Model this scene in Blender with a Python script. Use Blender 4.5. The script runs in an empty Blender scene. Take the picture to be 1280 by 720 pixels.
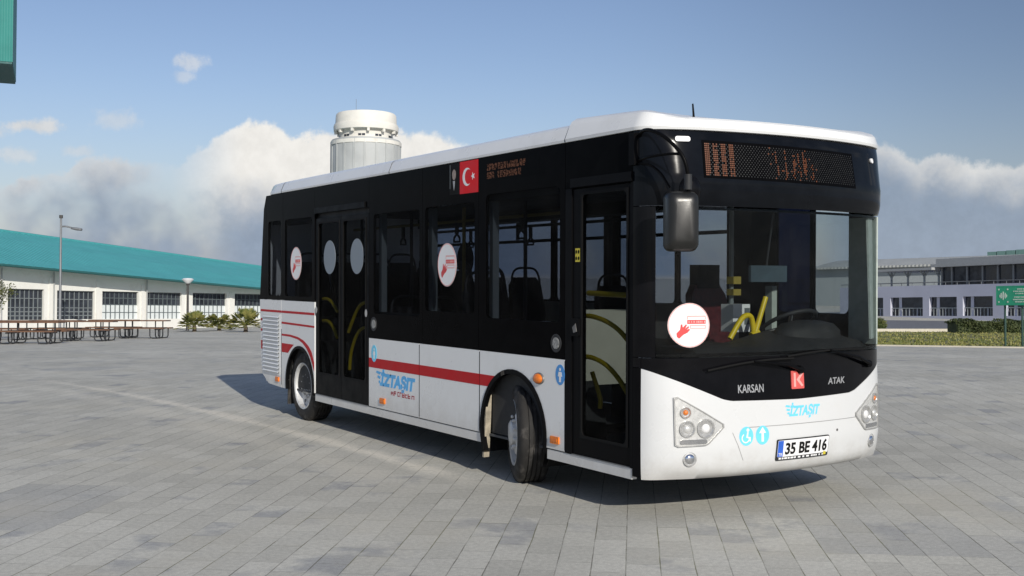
import bpy, bmesh, math, random
from mathutils import Vector, Matrix
random.seed(7)
R = math.radians
scn = bpy.context.scene
COL = scn.collection

# ------------------------------------------------------------------ camera
CAM = Vector((-4.7972, -5.9497, 1.6696))
FW = Vector((0.523943, 0.85170109, -0.00943355))
RT = Vector((0.85174822, -0.52394608, 0.00233994))
UP = Vector((0.00294975, 0.009261, 0.99995277))
FPX = 1417.59
cd = bpy.data.cameras.new("camera")
cam = bpy.data.objects.new("camera", cd)
COL.objects.link(cam)
cd.sensor_width = 36.0
cd.lens = 36.0 * FPX / 1280.0
cd.clip_start = 0.05
cd.clip_end = 6000
cam.matrix_world = Matrix(((RT.x, UP.x, -FW.x, CAM.x), (RT.y, UP.y, -FW.y, CAM.y),
                           (RT.z, UP.z, -FW.z, CAM.z), (0, 0, 0, 1)))
scn.camera = cam

# ------------------------------------------------------------------ sun + sky
SUN_TRAVEL = Vector((0.190, 0.985, -0.478)).normalized()
SUN_EL = math.asin(-SUN_TRAVEL.z)
sd = bpy.data.lights.new("sun", 'SUN')
sd.energy = 4.0
sd.angle = R(0.53)
sd.color = (1.0, 0.945, 0.85)
sun = bpy.data.objects.new("sun", sd)
COL.objects.link(sun)
sun.location = (-6, -30, 20)
sun.rotation_euler = SUN_TRAVEL.to_track_quat('-Z', 'Y').to_euler()

W = bpy.data.worlds.new("World")
scn.world = W
W.use_nodes = True
wt = W.node_tree
for n in list(wt.nodes):
    wt.nodes.remove(n)


class NT:
    """tiny node helper"""
    def __init__(s, tree):
        s.t = tree

    def n(s, typ, **kw):
        o = s.t.nodes.new(typ)
        for k, v in kw.items():
            setattr(o, k, v)
        return o

    def link(s, a, b):
        s.t.links.new(a, b)

    def val(s, sock, v):
        if hasattr(v, 'is_output') or isinstance(v, bpy.types.NodeSocket):
            s.link(v, sock)
        else:
            sock.default_value = v

    def math(s, op, a, b=None, c=None, clamp=False):
        m = s.n('ShaderNodeMath', operation=op)
        m.use_clamp = clamp
        s.val(m.inputs[0], a)
        if b is not None:
            s.val(m.inputs[1], b)
        if c is not None:
            s.val(m.inputs[2], c)
        return m.outputs[0]

    def dot(s, v, w):
        m = s.n('ShaderNodeVectorMath', operation='DOT_PRODUCT')
        s.link(v, m.inputs[0])
        m.inputs[1].default_value = w
        return m.outputs['Value']

    def smooth(s, x, a, b, lo=0.0, hi=1.0):
        m = s.n('ShaderNodeMapRange', interpolation_type='SMOOTHSTEP')
        s.val(m.inputs['Value'], x)
        m.inputs['From Min'].default_value = a
        m.inputs['From Max'].default_value = b
        m.inputs['To Min'].default_value = lo
        m.inputs['To Max'].default_value = hi
        return m.outputs[0]

    def mix(s, f, a, b, blend='MIX'):
        m = s.n('ShaderNodeMix', data_type='RGBA', blend_type=blend)
        s.val(m.inputs[0], f)
        s.val(m.inputs[6], a)
        s.val(m.inputs[7], b)
        return m.outputs[2]

    def noise(s, vec, scale, detail=4, rough=0.55, dist=0.0):
        m = s.n('ShaderNodeTexNoise')
        s.val(m.inputs['Scale'], scale)
        m.inputs['Detail'].default_value = detail
        m.inputs['Roughness'].default_value = rough
        m.inputs['Distortion'].default_value = dist
        if vec is not None:
            s.link(vec, m.inputs['Vector'])
        return m

    def ramp(s, fac, stops, interp='LINEAR'):
        m = s.n('ShaderNodeValToRGB')
        r = m.color_ramp
        r.interpolation = interp
        while len(r.elements) < len(stops):
            r.elements.new(0.5)
        for e, (p, c) in zip(r.elements, stops):
            e.position = p
            e.color = c if len(c) == 4 else (*c, 1)
        s.link(fac, m.inputs[0])
        return m.outputs[0]


w = NT(wt)
sky = w.n('ShaderNodeTexSky', sky_type='NISHITA')
sky.sun_disc = False
sky.sun_elevation = SUN_EL
sky.sun_rotation = math.atan2(-SUN_TRAVEL.x, -SUN_TRAVEL.y)
sky.air_density = 1.0
sky.dust_density = 0.4
sky.ozone_density = 3.5
tc = w.n('ShaderNodeTexCoord')
D = tc.outputs['Generated']
fh = Vector((FW.x, FW.y, 0)).normalized()
rh = Vector((RT.x, RT.y, 0)).normalized()
fx = w.dot(D, rh)
fy = w.dot(D, fh)
dz = w.dot(D, (0, 0, 1))
az = w.math('MULTIPLY', w.math('ARCTAN2', fx, fy), 180 / math.pi)
el = w.math('MULTIPLY', w.math('ARCSINE', dz), 180 / math.pi)


def azel(px, py):
    a = math.degrees(math.atan((px - 640) / FPX))
    e = math.degrees(math.atan((346.6 - py) / FPX * math.cos(math.radians(a))))
    return a, e


# cumulus: height of the cloud tops along the horizon
tops = [(-500, 190), (-300, 150), (-120, 215), (0, 236), (50, 214), (110, 194), (150, 198), (200, 208), (228, 198),
        (258, 172), (285, 152), (315, 146), (345, 153), (368, 174), (395, 164), (425, 163), (470, 158), (505, 164),
        (550, 168), (590, 184), (700, 200), (860, 190), (1000, 182), (1090, 172), (1122, 184), (1150, 199), (1172, 188),
        (1215, 198), (1280, 201), (1450, 240)]
stops = []
for px, py in tops:
    a, e = azel(px, py)
    stops.append(((a + 60) / 120, (e / 12,) * 3))
azn = w.math('MULTIPLY_ADD', az, 1 / 120, 0.5)
nz1 = w.noise(D, 22, 5, 0.6)
nz2 = w.noise(D, 75, 5, 0.62)
nz0 = w.noise(D, 9, 4, 0.55)
warp = w.math('MULTIPLY', w.math('SUBTRACT', nz1.outputs[0], 0.5), 0.022)
top = w.ramp(w.math('ADD', azn, warp), stops)
top = w.math('MULTIPLY', top, 12)
edge = w.math('ADD', w.math('MULTIPLY', w.math('SUBTRACT', nz1.outputs[0], 0.5), 1.7),
              w.math('MULTIPLY', w.math('SUBTRACT', nz2.outputs[0], 0.5), 1.1))
depthc = w.math('ADD', w.math('SUBTRACT', top, el), edge)       # degrees below the cloud top
# crisp where the head is bright, soft elsewhere
bank = w.smooth(depthc, -0.1, 0.42)
# holes of blue low in the bank at far left
hole = w.smooth(nz0.outputs[0], 0.40, 0.62, 0.15, 0.95)
crown = w.math('MULTIPLY', w.smooth(az, -18.0, -13.0), w.smooth(az, 6.0, -1.0))
crown = w.math('MAXIMUM', crown, w.math('MULTIPLY', w.smooth(az, 14, 17.0), 0.9))
hole = w.math('MAXIMUM', hole, crown)
bank = w.math('MULTIPLY', bank, hole)
# general thin cloud patches over the rest of the sky (seen only in reflections)
back = w.math('MULTIPLY', w.smooth(nz0.outputs[0], 0.52, 0.68), w.smooth(w.math('ABSOLUTE', az), 45, 60))
back = w.math('MULTIPLY', back, w.smooth(dz, 0.0, 0.1, 0.0, 0.6))


def blob(px, py, sx, sy, amt):
    a, e = azel(px, py)
    u = w.math('DIVIDE', w.math('SUBTRACT', az, a), sx)
    v = w.math('DIVIDE', w.math('SUBTRACT', el, e), sy)
    r2 = w.math('ADD', w.math('MULTIPLY', u, u), w.math('MULTIPLY', v, v))
    g = w.math('EXPONENT', w.math('MULTIPLY', r2, -1))
    t = w.math('ADD', g, w.math('MULTIPLY', w.math('SUBTRACT', nz2.outputs[0], 0.5), 1.3))
    t = w.math('ADD', t, w.math('MULTIPLY', w.math('SUBTRACT', nz1.outputs[0], 0.5), 0.8))
    return w.math('MULTIPLY', w.math('MULTIPLY', w.smooth(t, 0.42, 1.0), amt), w.smooth(g, 0.05, 0.3))


wisps = blob(238, 80, 1.1, 0.55, 0.55)
for b in ((228, 97, 0.8, 0.4, 0.4), (148, 152, 1.3, 0.7, 0.45), (40, 160, 1.9, 0.45, 0.9), (-20, 165, 1.6, 0.6, 0.8),
          (20, 195, 1.6, 0.6, 0.55), (95, 190, 1.3, 0.4, 0.45)):
    wisps = w.math('MAXIMUM', wisps, blob(*b))
cover = w.math('MAXIMUM', w.math('MAXIMUM', bank, wisps), back)
cover = w.math('MULTIPLY', cover, w.smooth(dz, -0.002, 0.004))
# cloud tone: sunlit heads, grey-blue bases
lightn = w.math('ADD', depthc, w.math('MULTIPLY', w.math('SUBTRACT', nz1.outputs[0], 0.5), 2.0))
lightn = w.math('ADD', lightn, w.smooth(az, 12.0, 16.0, 0.0, 1.9))
lightn = w.math('ADD', lightn, w.smooth(az, -15.0, -18.0, 0.0, 1.5))
lightn = w.math('SUBTRACT', lightn, w.math('MULTIPLY', w.math('MULTIPLY', w.smooth(az, -17.0, -14.5), w.smooth(az, -4.0, -9.0)), 1.7))
lit = w.smooth(lightn, 0.9, 4.3, 1.0, 0.0)
lit = w.math('MULTIPLY', lit, w.math('MULTIPLY_ADD', crown, 0.30, 0.70))
tex = w.smooth(nz2.outputs[0], 0.3, 0.7, 0.95, 1.04)
litc = w.mix(lit, (2.6, 3.25, 4.25, 1), (8.7, 8.5, 8.1, 1))
litc = w.mix(w.smooth(el, 5.0, 0.8, 0.0, 0.72), litc, (3.1, 3.75, 4.75, 1))
txc = w.n('ShaderNodeVectorMath', operation='SCALE')
w.link(litc, txc.inputs[0])
w.link(tex, txc.inputs['Scale'])
# thin haze towards the horizon
side = w.math('MULTIPLY', w.smooth(az, 2.0, 27.0), w.smooth(az, 80.0, 45.0))
gain = w.math('MULTIPLY_ADD', side, -0.24, 1.0)
tint = w.mix(1.0, sky.outputs[0], (1.09, 0.945, 0.95, 1), 'MULTIPLY')
sg_ = w.n('ShaderNodeVectorMath', operation='SCALE')
w.link(tint, sg_.inputs[0])
w.link(gain, sg_.inputs['Scale'])
skyc = w.mix(w.smooth(el, 10.0, 0.0, 0.0, 0.45), sg_.outputs[0], (3.4, 3.95, 4.9, 1))
final = w.mix(cover, skyc, txc.outputs[0])
bg = w.n('ShaderNodeBackground')
bg.inputs[1].default_value = 0.10
w.link(final, bg.inputs[0])
wo = w.n('ShaderNodeOutputWorld')
w.link(bg.outputs[0], wo.inputs[0])

scn.view_settings.view_transform = 'Standard'
scn.view_settings.look = 'None'
scn.view_settings.exposure = 0.0
scn.view_settings.gamma = 1.0
scn.view_settings.use_curve_mapping = False
scn.cycles.max_bounces = 8
scn.cycles.transparent_max_bounces = 16

# ------------------------------------------------------------------ materials
MATS = {}


def mat(name, col, rough=0.5, metal=0.0, spec=0.5, var=0.06, vscale=6.0, bump=0.0, bscale=40.0, coat=0.0, rvar=0.08,
        dirt=None, film=0.0):
    m = bpy.data.materials.new(name)
    m.use_nodes = True
    t = m.node_tree
    b = t.nodes['Principled BSDF']
    k = NT(t)
    geo = k.n('ShaderNodeTexCoord').outputs['Object']
    nz = k.noise(geo, vscale, 5, 0.6)
    f = k.smooth(nz.outputs[0], 0.3, 0.7, 1 - var, 1 + var)
    sc = k.n('ShaderNodeVectorMath', operation='SCALE')
    sc.inputs[0].default_value = col[:3]
    k.link(f, sc.inputs['Scale'])
    out = sc.outputs[0]
    if dirt:
        nd = k.noise(geo, dirt[2], 6, 0.65)
        out = k.mix(k.smooth(nd.outputs[0], dirt[3], dirt[3] + 0.2, 0, dirt[1]), out, (*dirt[0], 1))
    if film:
        wp = k.n('ShaderNodeNewGeometry').outputs['Position']
        sx = k.n('ShaderNodeSeparateXYZ')
        k.link(wp, sx.inputs[0])
        n2 = k.noise(wp, 5.0, 6, 0.7)
        hgt = k.math('ADD', sx.outputs[2], k.math('MULTIPLY', k.math('SUBTRACT', n2.outputs[0], 0.5), 0.5))
        out = k.mix(k.smooth(hgt, film, 0.22, 0.0, 0.42), out, (0.36, 0.33, 0.285, 1))
    k.link(out, b.inputs['Base Color'])
    k.link(k.smooth(nz.outputs[0], 0.3, 0.7, max(0, rough - rvar), min(1, rough + rvar)), b.inputs['Roughness'])
    b.inputs['Metallic'].default_value = metal
    b.inputs['Specular IOR Level'].default_value = spec
    b.inputs['Coat Weight'].default_value = coat
    b.inputs['Coat Roughness'].default_value = 0.06
    if bump:
        nb = k.noise(geo, bscale, 4, 0.6)
        bp = k.n('ShaderNodeBump')
        bp.inputs['Strength'].default_value = bump
        bp.inputs['Distance'].default_value = 0.01
        k.link(nb.outputs[0], bp.inputs['Height'])
        k.link(bp.outputs[0], b.inputs['Normal'])
    MATS[name] = m
    return m


def glass(name, tint, refl=1.0, rough=0.0, dust=0.0):
    m = bpy.data.materials.new(name)
    m.use_nodes = True
    t = m.node_tree
    t.nodes.clear()
    k = NT(t)
    tr = k.n('ShaderNodeBsdfTransparent')
    tr.inputs[0].default_value = (*tint, 1)
    gl = k.n('ShaderNodeBsdfGlossy')
    gl.inputs['Roughness'].default_value = rough
    gl.inputs[0].default_value = (1, 1, 1, 1)
    gg = k.n('ShaderNodeNewGeometry')
    dt = k.n('ShaderNodeVectorMath', operation='DOT_PRODUCT')
    k.link(gg.outputs['Incoming'], dt.inputs[0])
    k.link(gg.outputs['Normal'], dt.inputs[1])
    om = k.math('SUBTRACT', 1.0, k.math('ABSOLUTE', dt.outputs['Value']), clamp=True)
    fr = k.n('ShaderNodeMath', operation='MULTIPLY_ADD')
    k.link(k.math('POWER', om, 5.0), fr.inputs[0])
    fr.inputs[1].default_value = 0.96
    fr.inputs[2].default_value = 0.04
    mx = k.n('ShaderNodeMixShader')
    k.link(k.math('MULTIPLY', fr.outputs[0], refl, clamp=True), mx.inputs[0])
    k.link(tr.outputs[0], mx.inputs[1])
    k.link(gl.outputs[0], mx.inputs[2])
    o = k.n('ShaderNodeOutputMaterial')
    if dust:
        df = k.n('ShaderNodeBsdfDiffuse')
        df.inputs[0].default_value = (0.5, 0.48, 0.44, 1)
        wp = k.n('ShaderNodeNewGeometry').outputs['Position']
        nd = k.noise(wp, 2.3, 6, 0.68, 0.6)
        m2 = k.n('ShaderNodeMixShader')
        k.link(k.smooth(nd.outputs[0], 0.38, 0.75, 0.2 * dust, dust), m2.inputs[0])
        k.link(mx.outputs[0], m2.inputs[1])
        k.link(df.outputs[0], m2.inputs[2])
        mx = m2
    k.link(mx.outputs[0], o.inputs[0])
    MATS[name] = m
    return m


def emit(name, col, strength, base=(0.02, 0.01, 0.005)):
    m = bpy.data.materials.new(name)
    m.use_nodes = True
    b = m.node_tree.nodes['Principled BSDF']
    b.inputs['Base Color'].default_value = (*base, 1)
    b.inputs['Emission Color'].default_value = (*col, 1)
    b.inputs['Emission Strength'].default_value = strength
    MATS[name] = m
    return m


white_paint = mat('white_paint', (0.75, 0.76, 0.755), 0.32, coat=0.3, var=0.015, vscale=1.5, dirt=((0.5, 0.48, 0.44), 0.16, 2.2, 0.52), film=0.62)
bumper_paint = mat('bumper_paint', (0.635, 0.645, 0.645), 0.32, coat=0.3, var=0.012, vscale=1.5, dirt=((0.55, 0.52, 0.47), 0.12, 3.0, 0.55), film=0.50)
black_gloss = mat('black_gloss', (0.0035, 0.0035, 0.004), 0.10, spec=0.014, var=0.2, rvar=0.02)
black_front = mat('black_front', (0.004, 0.004, 0.005), 0.12, spec=0.16, var=0.2, rvar=0.02)
black_brow = mat('black_brow', (0.005, 0.006, 0.008), 0.10, spec=0.13, var=0.2, rvar=0.02)
black_satin = mat('black_satin', (0.004, 0.004, 0.0045), 0.45, spec=0.06, var=0.15)
rubber = mat('rubber', (0.022, 0.021, 0.020), 0.75, spec=0.3, var=0.2, vscale=12, bump=0.3, bscale=90, dirt=((0.13, 0.12, 0.11), 0.5, 9, 0.5))
seam_black = mat('seam_black', (0.01, 0.01, 0.01), 0.7, spec=0.1)
underbody = mat('underbody', (0.012, 0.012, 0.012), 0.8, spec=0.1, var=0.3, vscale=8)
rim_steel = mat('rim_steel', (0.62, 0.62, 0.61), 0.45, metal=0.25, var=0.12, vscale=9, dirt=((0.2, 0.18, 0.16), 0.6, 7, 0.52))
lamp_grey = mat('lamp_grey', (0.52, 0.52, 0.51), 0.25, metal=0.5, var=0.08, vscale=40)
hub_dark = mat('hub_dark', (0.16, 0.155, 0.15), 0.5, metal=0.4, var=0.25)
chrome = mat('chrome', (0.75, 0.75, 0.76), 0.10, metal=1.0, var=0.02, rvar=0.03)
reflector = mat('reflector', (0.70, 0.70, 0.68), 0.3, metal=0.35, var=0.03, vscale=30)
red_film = mat('red_film', (0.46, 0.008, 0.012), 0.45, spec=0.2, var=0.04)
flag_red = mat('flag_red', (0.66, 0.008, 0.012), 0.45, spec=0.2, var=0.04)
blue_film = mat('blue_film', (0.10, 0.42, 0.78), 0.4, var=0.05)
cyan_film = mat('cyan_film', (0.16, 0.62, 0.86), 0.4, var=0.05)
white_film = mat('white_film', (0.80, 0.80, 0.80), 0.45, var=0.02)
pale_film = mat('pale_film', (0.20, 0.235, 0.27), 0.5, var=0.05)
grey_letter = mat('grey_letter', (0.55, 0.55, 0.55), 0.25, metal=0.6)
amber = mat('amber', (0.75, 0.20, 0.02), 0.25, var=0.08, vscale=60)
orange_lens = mat('orange_lens', (0.68, 0.17, 0.015), 0.2, coat=0.4, var=0.1, vscale=60)
yellow_rail = mat('yellow_rail', (0.72, 0.53, 0.015), 0.35, var=0.06)
yellow_dark = mat('yellow_sign', (0.6, 0.5, 0.04), 0.5)
yellow_dim = mat('yellow_plastic', (0.26, 0.20, 0.03), 0.6)
seat_cloth = mat('seat_cloth', (0.02, 0.021, 0.024), 0.85, spec=0.15, var=0.3, vscale=30)
seat_red = mat('seat_red', (0.07, 0.006, 0.009), 0.45, var=0.35, vscale=26)
plastic_dark = mat('plastic_dark', (0.028, 0.029, 0.031), 0.55, spec=0.3, var=0.15, bump=0.1)
dash_plastic = mat('dash_plastic', (0.026, 0.027, 0.028), 0.65, spec=0.3, var=0.12, bump=0.15, bscale=120)
lining = mat('lining', (0.30, 0.31, 0.29), 0.6, var=0.06)
lining_dark = mat('lining_dark', (0.02, 0.021, 0.022), 0.7, var=0.1)
pillar_grey = mat('pillar_grey', (0.14, 0.16, 0.165), 0.5, var=0.06)
cream_panel = mat('cream_panel', (0.58, 0.57, 0.46), 0.55, var=0.05)
curtain = mat('curtain', (0.42, 0.47, 0.43), 0.7, var=0.08, vscale=14)
mirror_shell = mat('mirror_shell', (0.013, 0.013, 0.012), 0.36, spec=0.5, var=0.1, bump=0.05, bscale=150)
plate_white = mat('plate_white', (0.82, 0.82, 0.82), 0.4, var=0.02)
plate_blue = mat('plate_blue', (0.03, 0.12, 0.55), 0.4)
mud = mat('mud', (0.33, 0.29, 0.22), 0.85, var=0.3, vscale=14)
mirror_glass = mat('mirror_glass', (0.7, 0.72, 0.75), 0.03, metal=1.0, var=0.01, rvar=0.01)
led_amber = emit('led_amber', (1.0, 0.30, 0.08), 0.13, (0.05, 0.015, 0.006))
led_dim = mat('led_dim', (0.026, 0.026, 0.025), 0.5, var=0.3, vscale=25)
skin_tone = mat('print_tone', (0.30, 0.24, 0.20), 0.5, var=0.2, vscale=30)
g_side = glass('glass_side', (0.54, 0.56, 0.59), 0.03, dust=0.012)
g_door = glass('glass_door', (0.50, 0.52, 0.54), 0.03, dust=0.012)
g_front = glass('glass_windscreen', (0.77, 0.795, 0.80), 0.12, dust=0.010)
g_far = glass('glass_far', (0.62, 0.65, 0.70), 0.3)
g_clear = glass('glass_clear', (0.93, 0.95, 0.95), 0.8)
g_lens = glass('glass_lens', (0.98, 0.98, 0.98), 0.5)

# ------------------------------------------------------------------ mesh helpers
ORG = {}


def link(o):
    COL.objects.link(o)
    return o


def empty(name, loc, label=None, cat=None, group=None, rot=None):
    o = bpy.data.objects.new(name, None)
    link(o)
    o.empty_display_size = 0.2
    o.location = loc
    if rot is not None:
        o.rotation_euler = rot
    if label:
        o['label'] = label
    if cat:
        o['category'] = cat
    if group:
        o['group'] = group
    ORG[o.name] = Vector(loc)
    return o


def add(name, bm, m, parent=None, bevel=0.0, smooth=None, segs=2, label=None, cat=None, group=None, kind=None, local=False):
    """link the bmesh as ONE object. Its vertices are in the frame of the whole thing (bus frame = world)."""
    if bevel:
        es = [e for e in bm.edges if len(e.link_faces) == 2 and e.calc_face_angle(0) > 0.5]
        bmesh.ops.bevel(bm, geom=es, offset=bevel, segments=segs, affect='EDGES', profile=0.5, clamp_overlap=True)
    bmesh.ops.recalc_face_normals(bm, faces=bm.faces[:])
    vs = [v.co for v in bm.verts]
    lo = Vector((min(v.x for v in vs), min(v.y for v in vs), min(v.z for v in vs)))
    hi = Vector((max(v.x for v in vs), max(v.y for v in vs), max(v.z for v in vs)))
    c = (lo + hi) / 2
    if parent is None:
        c.z = lo.z
    for v in bm.verts:
        v.co -= c
    me = bpy.data.meshes.new(name)
    bm.to_mesh(me)
    bm.free()
    me.materials.append(m)
    if smooth:
        me.polygons.foreach_set('use_smooth', [True] * len(me.polygons))
        me.set_sharp_from_angle(angle=R(smooth))
    o = link(bpy.data.objects.new(name, me))
    porg = ORG[parent.name] if parent else Vector((0, 0, 0))
    o.location = c - porg
    ORG[o.name] = c
    if parent:
        o.parent = parent
    if label:
        o['label'] = label
    if cat:
        o['category'] = cat
    if group:
        o['group'] = group
    if kind:
        o['kind'] = kind
    return o


def B():
    return bmesh.new()


def box(bm, x0, x1, y0, y1, z0, z1):
    vs = [bm.verts.new(p) for p in ((x0, y0, z0), (x1, y0, z0), (x1, y1, z0), (x0, y1, z0), (x0, y0, z1), (x1, y0, z1), (x1, y1, z1), (x0, y1, z1))]
    for f in ((3, 2, 1, 0), (4, 5, 6, 7), (0, 1, 5, 4), (1, 2, 6, 5), (2, 3, 7, 6), (3, 0, 4, 7)):
        bm.faces.new([vs[i] for i in f])
    return bm


def prism(bm, pts, mapf, d0, d1):
    """pts: 2D outline; mapf(a,b,d)->3D; extruded between d0 and d1"""
    v0 = [bm.verts.new(mapf(a, b, d0)) for a, b in pts]
    v1 = [bm.verts.new(mapf(a, b, d1)) for a, b in pts]
    n = len(pts)
    bm.faces.new(v0)
    bm.faces.new(v1[::-1])
    for i in range(n):
        j = (i + 1) % n
        bm.faces.new((v0[i], v1[i], v1[j], v0[j]))
    return bm


def rrect(a0, a1, b0, b1, r, n=5):
    pts = []
    for cx, cy, s in ((a1 - r, b1 - r, 0), (a0 + r, b1 - r, 90), (a0 + r, b0 + r, 180), (a1 - r, b0 + r, 270)):
        for i in range(n + 1):
            t = R(s + 90 * i / n)
            pts.append((cx + r * math.cos(t), cy + r * math.sin(t)))
    return pts


def ring(bm, outer, inner, mapf, d0, d1, n=5):
    """frame between outer rectangle (a0,a1,b0,b1) and the rounded hole inner=(a0,a1,b0,b1,r)"""
    a0, a1, b0, b1 = outer
    oc = [(a1, b1), (a0, b1), (a0, b0), (a1, b0)]
    ip = rrect(*inner, n=n)
    per = n + 1
    L = []
    for d in (d0, d1):
        L.append(([bm.verts.new(mapf(a, b, d)) for a, b in oc], [bm.verts.new(mapf(a, b, d)) for a, b in ip]))
    N = len(ip)
    for o, i_ in L:
        for k in range(N):
            j = (k + 1) % N
            c0, c1 = k // per, j // per
            if c0 == c1:
                bm.faces.new((o[c0], i_[k], i_[j]))
            else:
                bm.faces.new((o[c0], i_[k], i_[j], o[c1]))
    for k in range(4):
        j = (k + 1) % 4
        bm.faces.new((L[0][0][k], L[0][0][j], L[1][0][j], L[1][0][k]))
    for k in range(N):
        j = (k + 1) % N
        bm.faces.new((L[0][1][k], L[0][1][j], L[1][1][j], L[1][1][k]))
    return bm


def tube(bm, pts, r, n=10, cap=True):
    P = [Vector(p) for p in pts]
    rs = r if isinstance(r, (list, tuple)) else [r] * len(P)
    T = []
    for i in range(len(P)):
        a = P[max(i - 1, 0)]
        b = P[min(i + 1, len(P) - 1)]
        T.append((b - a).normalized())
    u = T[0].orthogonal().normalized()
    rings = []
    for i, p in enumerate(P):
        u = (u - T[i] * u.dot(T[i])).normalized()
        v = T[i].cross(u)
        rings.append([bm.verts.new(p + (u * math.cos(2 * math.pi * k / n) + v * math.sin(2 * math.pi * k / n)) * rs[i]) for k in range(n)])
    for a, b in zip(rings, rings[1:]):
        for k in range(n):
            j = (k + 1) % n
            bm.faces.new((a[k], a[j], b[j], b[k]))
    if cap:
        bm.faces.new(rings[0][::-1])
        bm.faces.new(rings[-1])
    return bm


def spline(pts, n=8):
    """Catmull-Rom through pts"""
    P = [Vector(p) for p in pts]
    P = [P[0] * 2 - P[1]] + P + [P[-1] * 2 - P[-2]]
    out = []
    for i in range(1, len(P) - 2):
        for k in range(n):
            t = k / n
            a, b, c, d = P[i - 1], P[i], P[i + 1], P[i + 2]
            out.append(0.5 * ((2 * b) + (c - a) * t + (2 * a - 5 * b + 4 * c - d) * t * t + (3 * b - a - 3 * c + d) * t ** 3))
    out.append(P[-2])
    return out


def lathe(bm, prof, M, n=40, close=False):
    """prof: (radius, axial) list; axis = local z; M maps to the scene"""
    rings = []
    for r, z in prof:
        if r < 1e-5:
            rings.append([bm.verts.new(M @ Vector((0, 0, z)))])
        else:
            rings.append([bm.verts.new(M @ Vector((r * math.cos(2 * math.pi * k / n), r * math.sin(2 * math.pi * k / n), z))) for k in range(n)])
    pairs = list(zip(rings, rings[1:]))
    if close:
        pairs.append((rings[-1], rings[0]))
    for a, b in pairs:
        for k in range(n):
            j = (k + 1) % n
            if len(a) == 1 and len(b) == 1:
                continue
            if len(a) == 1:
                bm.faces.new((a[0], b[k], b[j]))
            elif len(b) == 1:
                bm.faces.new((a[k], a[j], b[0]))
            else:
                bm.faces.new((a[k], a[j], b[j], b[k]))
    return bm


def disc_pts(a, b, ra, rb, n=36):
    return [(a + ra * math.cos(2 * math.pi * k / n), b + rb * math.sin(2 * math.pi * k / n)) for k in range(n)]


_tn = [0]


def text_bm(bm, body, height, mapf, d0, d1, shear=0.0, bold=0.0, sx=1.0, align='CENTER', width=None):
    """lettering as mesh: mapf(a,b,d) with a to the reader's right, b up"""
    cu = bpy.data.curves.new('lettering', 'FONT')
    cu.body = body
    cu.size = 1.0
    cu.shear = shear
    cu.offset = bold
    cu.align_x = align
    cu.resolution_u = 3
    ob = link(bpy.data.objects.new('lettering_tmp', cu))
    bpy.context.view_layer.update()
    me = bpy.data.meshes.new_from_object(ob.evaluated_get(bpy.context.evaluated_depsgraph_get()))
    tb = bmesh.new()
    tb.from_mesh(me)
    xs = [v.co.x for v in tb.verts]
    ys = [v.co.y for v in tb.verts]
    if xs:
        cap = 0.729
        s = height / cap
        k = s * sx
        if width:
            k = width / (max(xs) - min(xs))
        cxm = (max(xs) + min(xs)) / 2 if align == 'CENTER' else min(xs)
        vm0 = {}
        vm1 = {}
        for v in tb.verts:
            a = (v.co.x - cxm) * k
            b = v.co.y * s
            vm0[v.index] = bm.verts.new(mapf(a, b, d0))
            vm1[v.index] = bm.verts.new(mapf(a, b, d1))
        for f in tb.faces:
            try:
                bm.faces.new([vm1[v.index] for v in f.verts])
            except ValueError:
                pass
        for e in tb.edges:
            if len(e.link_faces) == 1:
                a, b = e.verts
                try:
                    bm.faces.new((vm0[a.index], vm0[b.index], vm1[b.index], vm1[a.index]))
                except ValueError:
                    pass
    tb.free()
    bpy.data.objects.remove(ob)
    bpy.data.curves.remove(cu)
    bpy.data.meshes.remove(me)
    return bm


# ------------------------------------------------------------------ far frame: beyond d = 19 m the site falls away gently
T = math.atan(0.0316)
O_F = Vector((CAM.x, CAM.y, 0)) + fh * 19.0
AX_R = rh
AX_F = (fh * math.cos(T) - Vector((0, 0, 1)) * math.sin(T))
AX_U = AX_R.cross(AX_F)
FROT = Matrix((AX_R, AX_F, AX_U)).transposed()
FAR = Matrix.Translation(O_F) @ FROT.to_4x4()
FAR_E = FROT.to_euler()
FINV = FAR.inverted()
CL = FINV @ CAM


def ray(px, py):
    return FW + RT * ((px - 640) / FPX) + UP * ((360 - py) / FPX)


def far_at(px, py, dist):
    """far-frame point seen at a pixel, 'dist' metres in front of the camera"""
    p = FINV @ (CAM + ray(px, py) * dist)
    return p


def far_ground(px, py, c=0.0):
    d = FINV.to_3x3() @ ray(px, py)
    t = (c - CL.z) / d.z
    return CL + d * t


def far_empty(name, px, dist, c=0.0, rz=0.0, **kw):
    p = far_at(px, 392, dist)
    loc = FAR @ Vector((p.x, p.y, c))
    o = empty(name, loc, rot=(FROT @ Matrix.Rotation(rz, 3, 'Z')).to_euler(), **kw)
    ORG[o.name] = Vector((0, 0, 0))          # its parts are written in its own local frame
    return o


def far_add(name, bm, m, px, dist, rz=0.0, c=0.0, **kw):
    """single-mesh thing in the far frame, local coordinates with z=0 at the ground"""
    p = far_at(px, 392, dist)
    o = add(name, bm, m, None, **kw)
    loc = o.location.copy()
    Mx = FAR @ Matrix.Translation((p.x, p.y, c)) @ Matrix.Rotation(rz, 4, 'Z') @ Matrix.Translation(loc)
    o.matrix_world = Mx
    return o


# ------------------------------------------------------------------ ground
def gz(d):
    def integ(d):                                   # slope eased in around d = 19 and out around d = 82
        s = 0.0
        a, b = 15.0, 23.0
        if d <= a:
            s = 0
        elif d < b:
            s = (d - a) ** 2 / (2 * (b - a))
        else:
            s = (b - a) / 2 + (d - b)
        return s
    e0, e1 = 76.0, 88.0
    v = integ(min(d, e0))
    if d > e0:
        q = min(d, e1) - e0
        v += q - q * q / (2 * (e1 - e0))
    return -0.0316 * v


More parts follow.
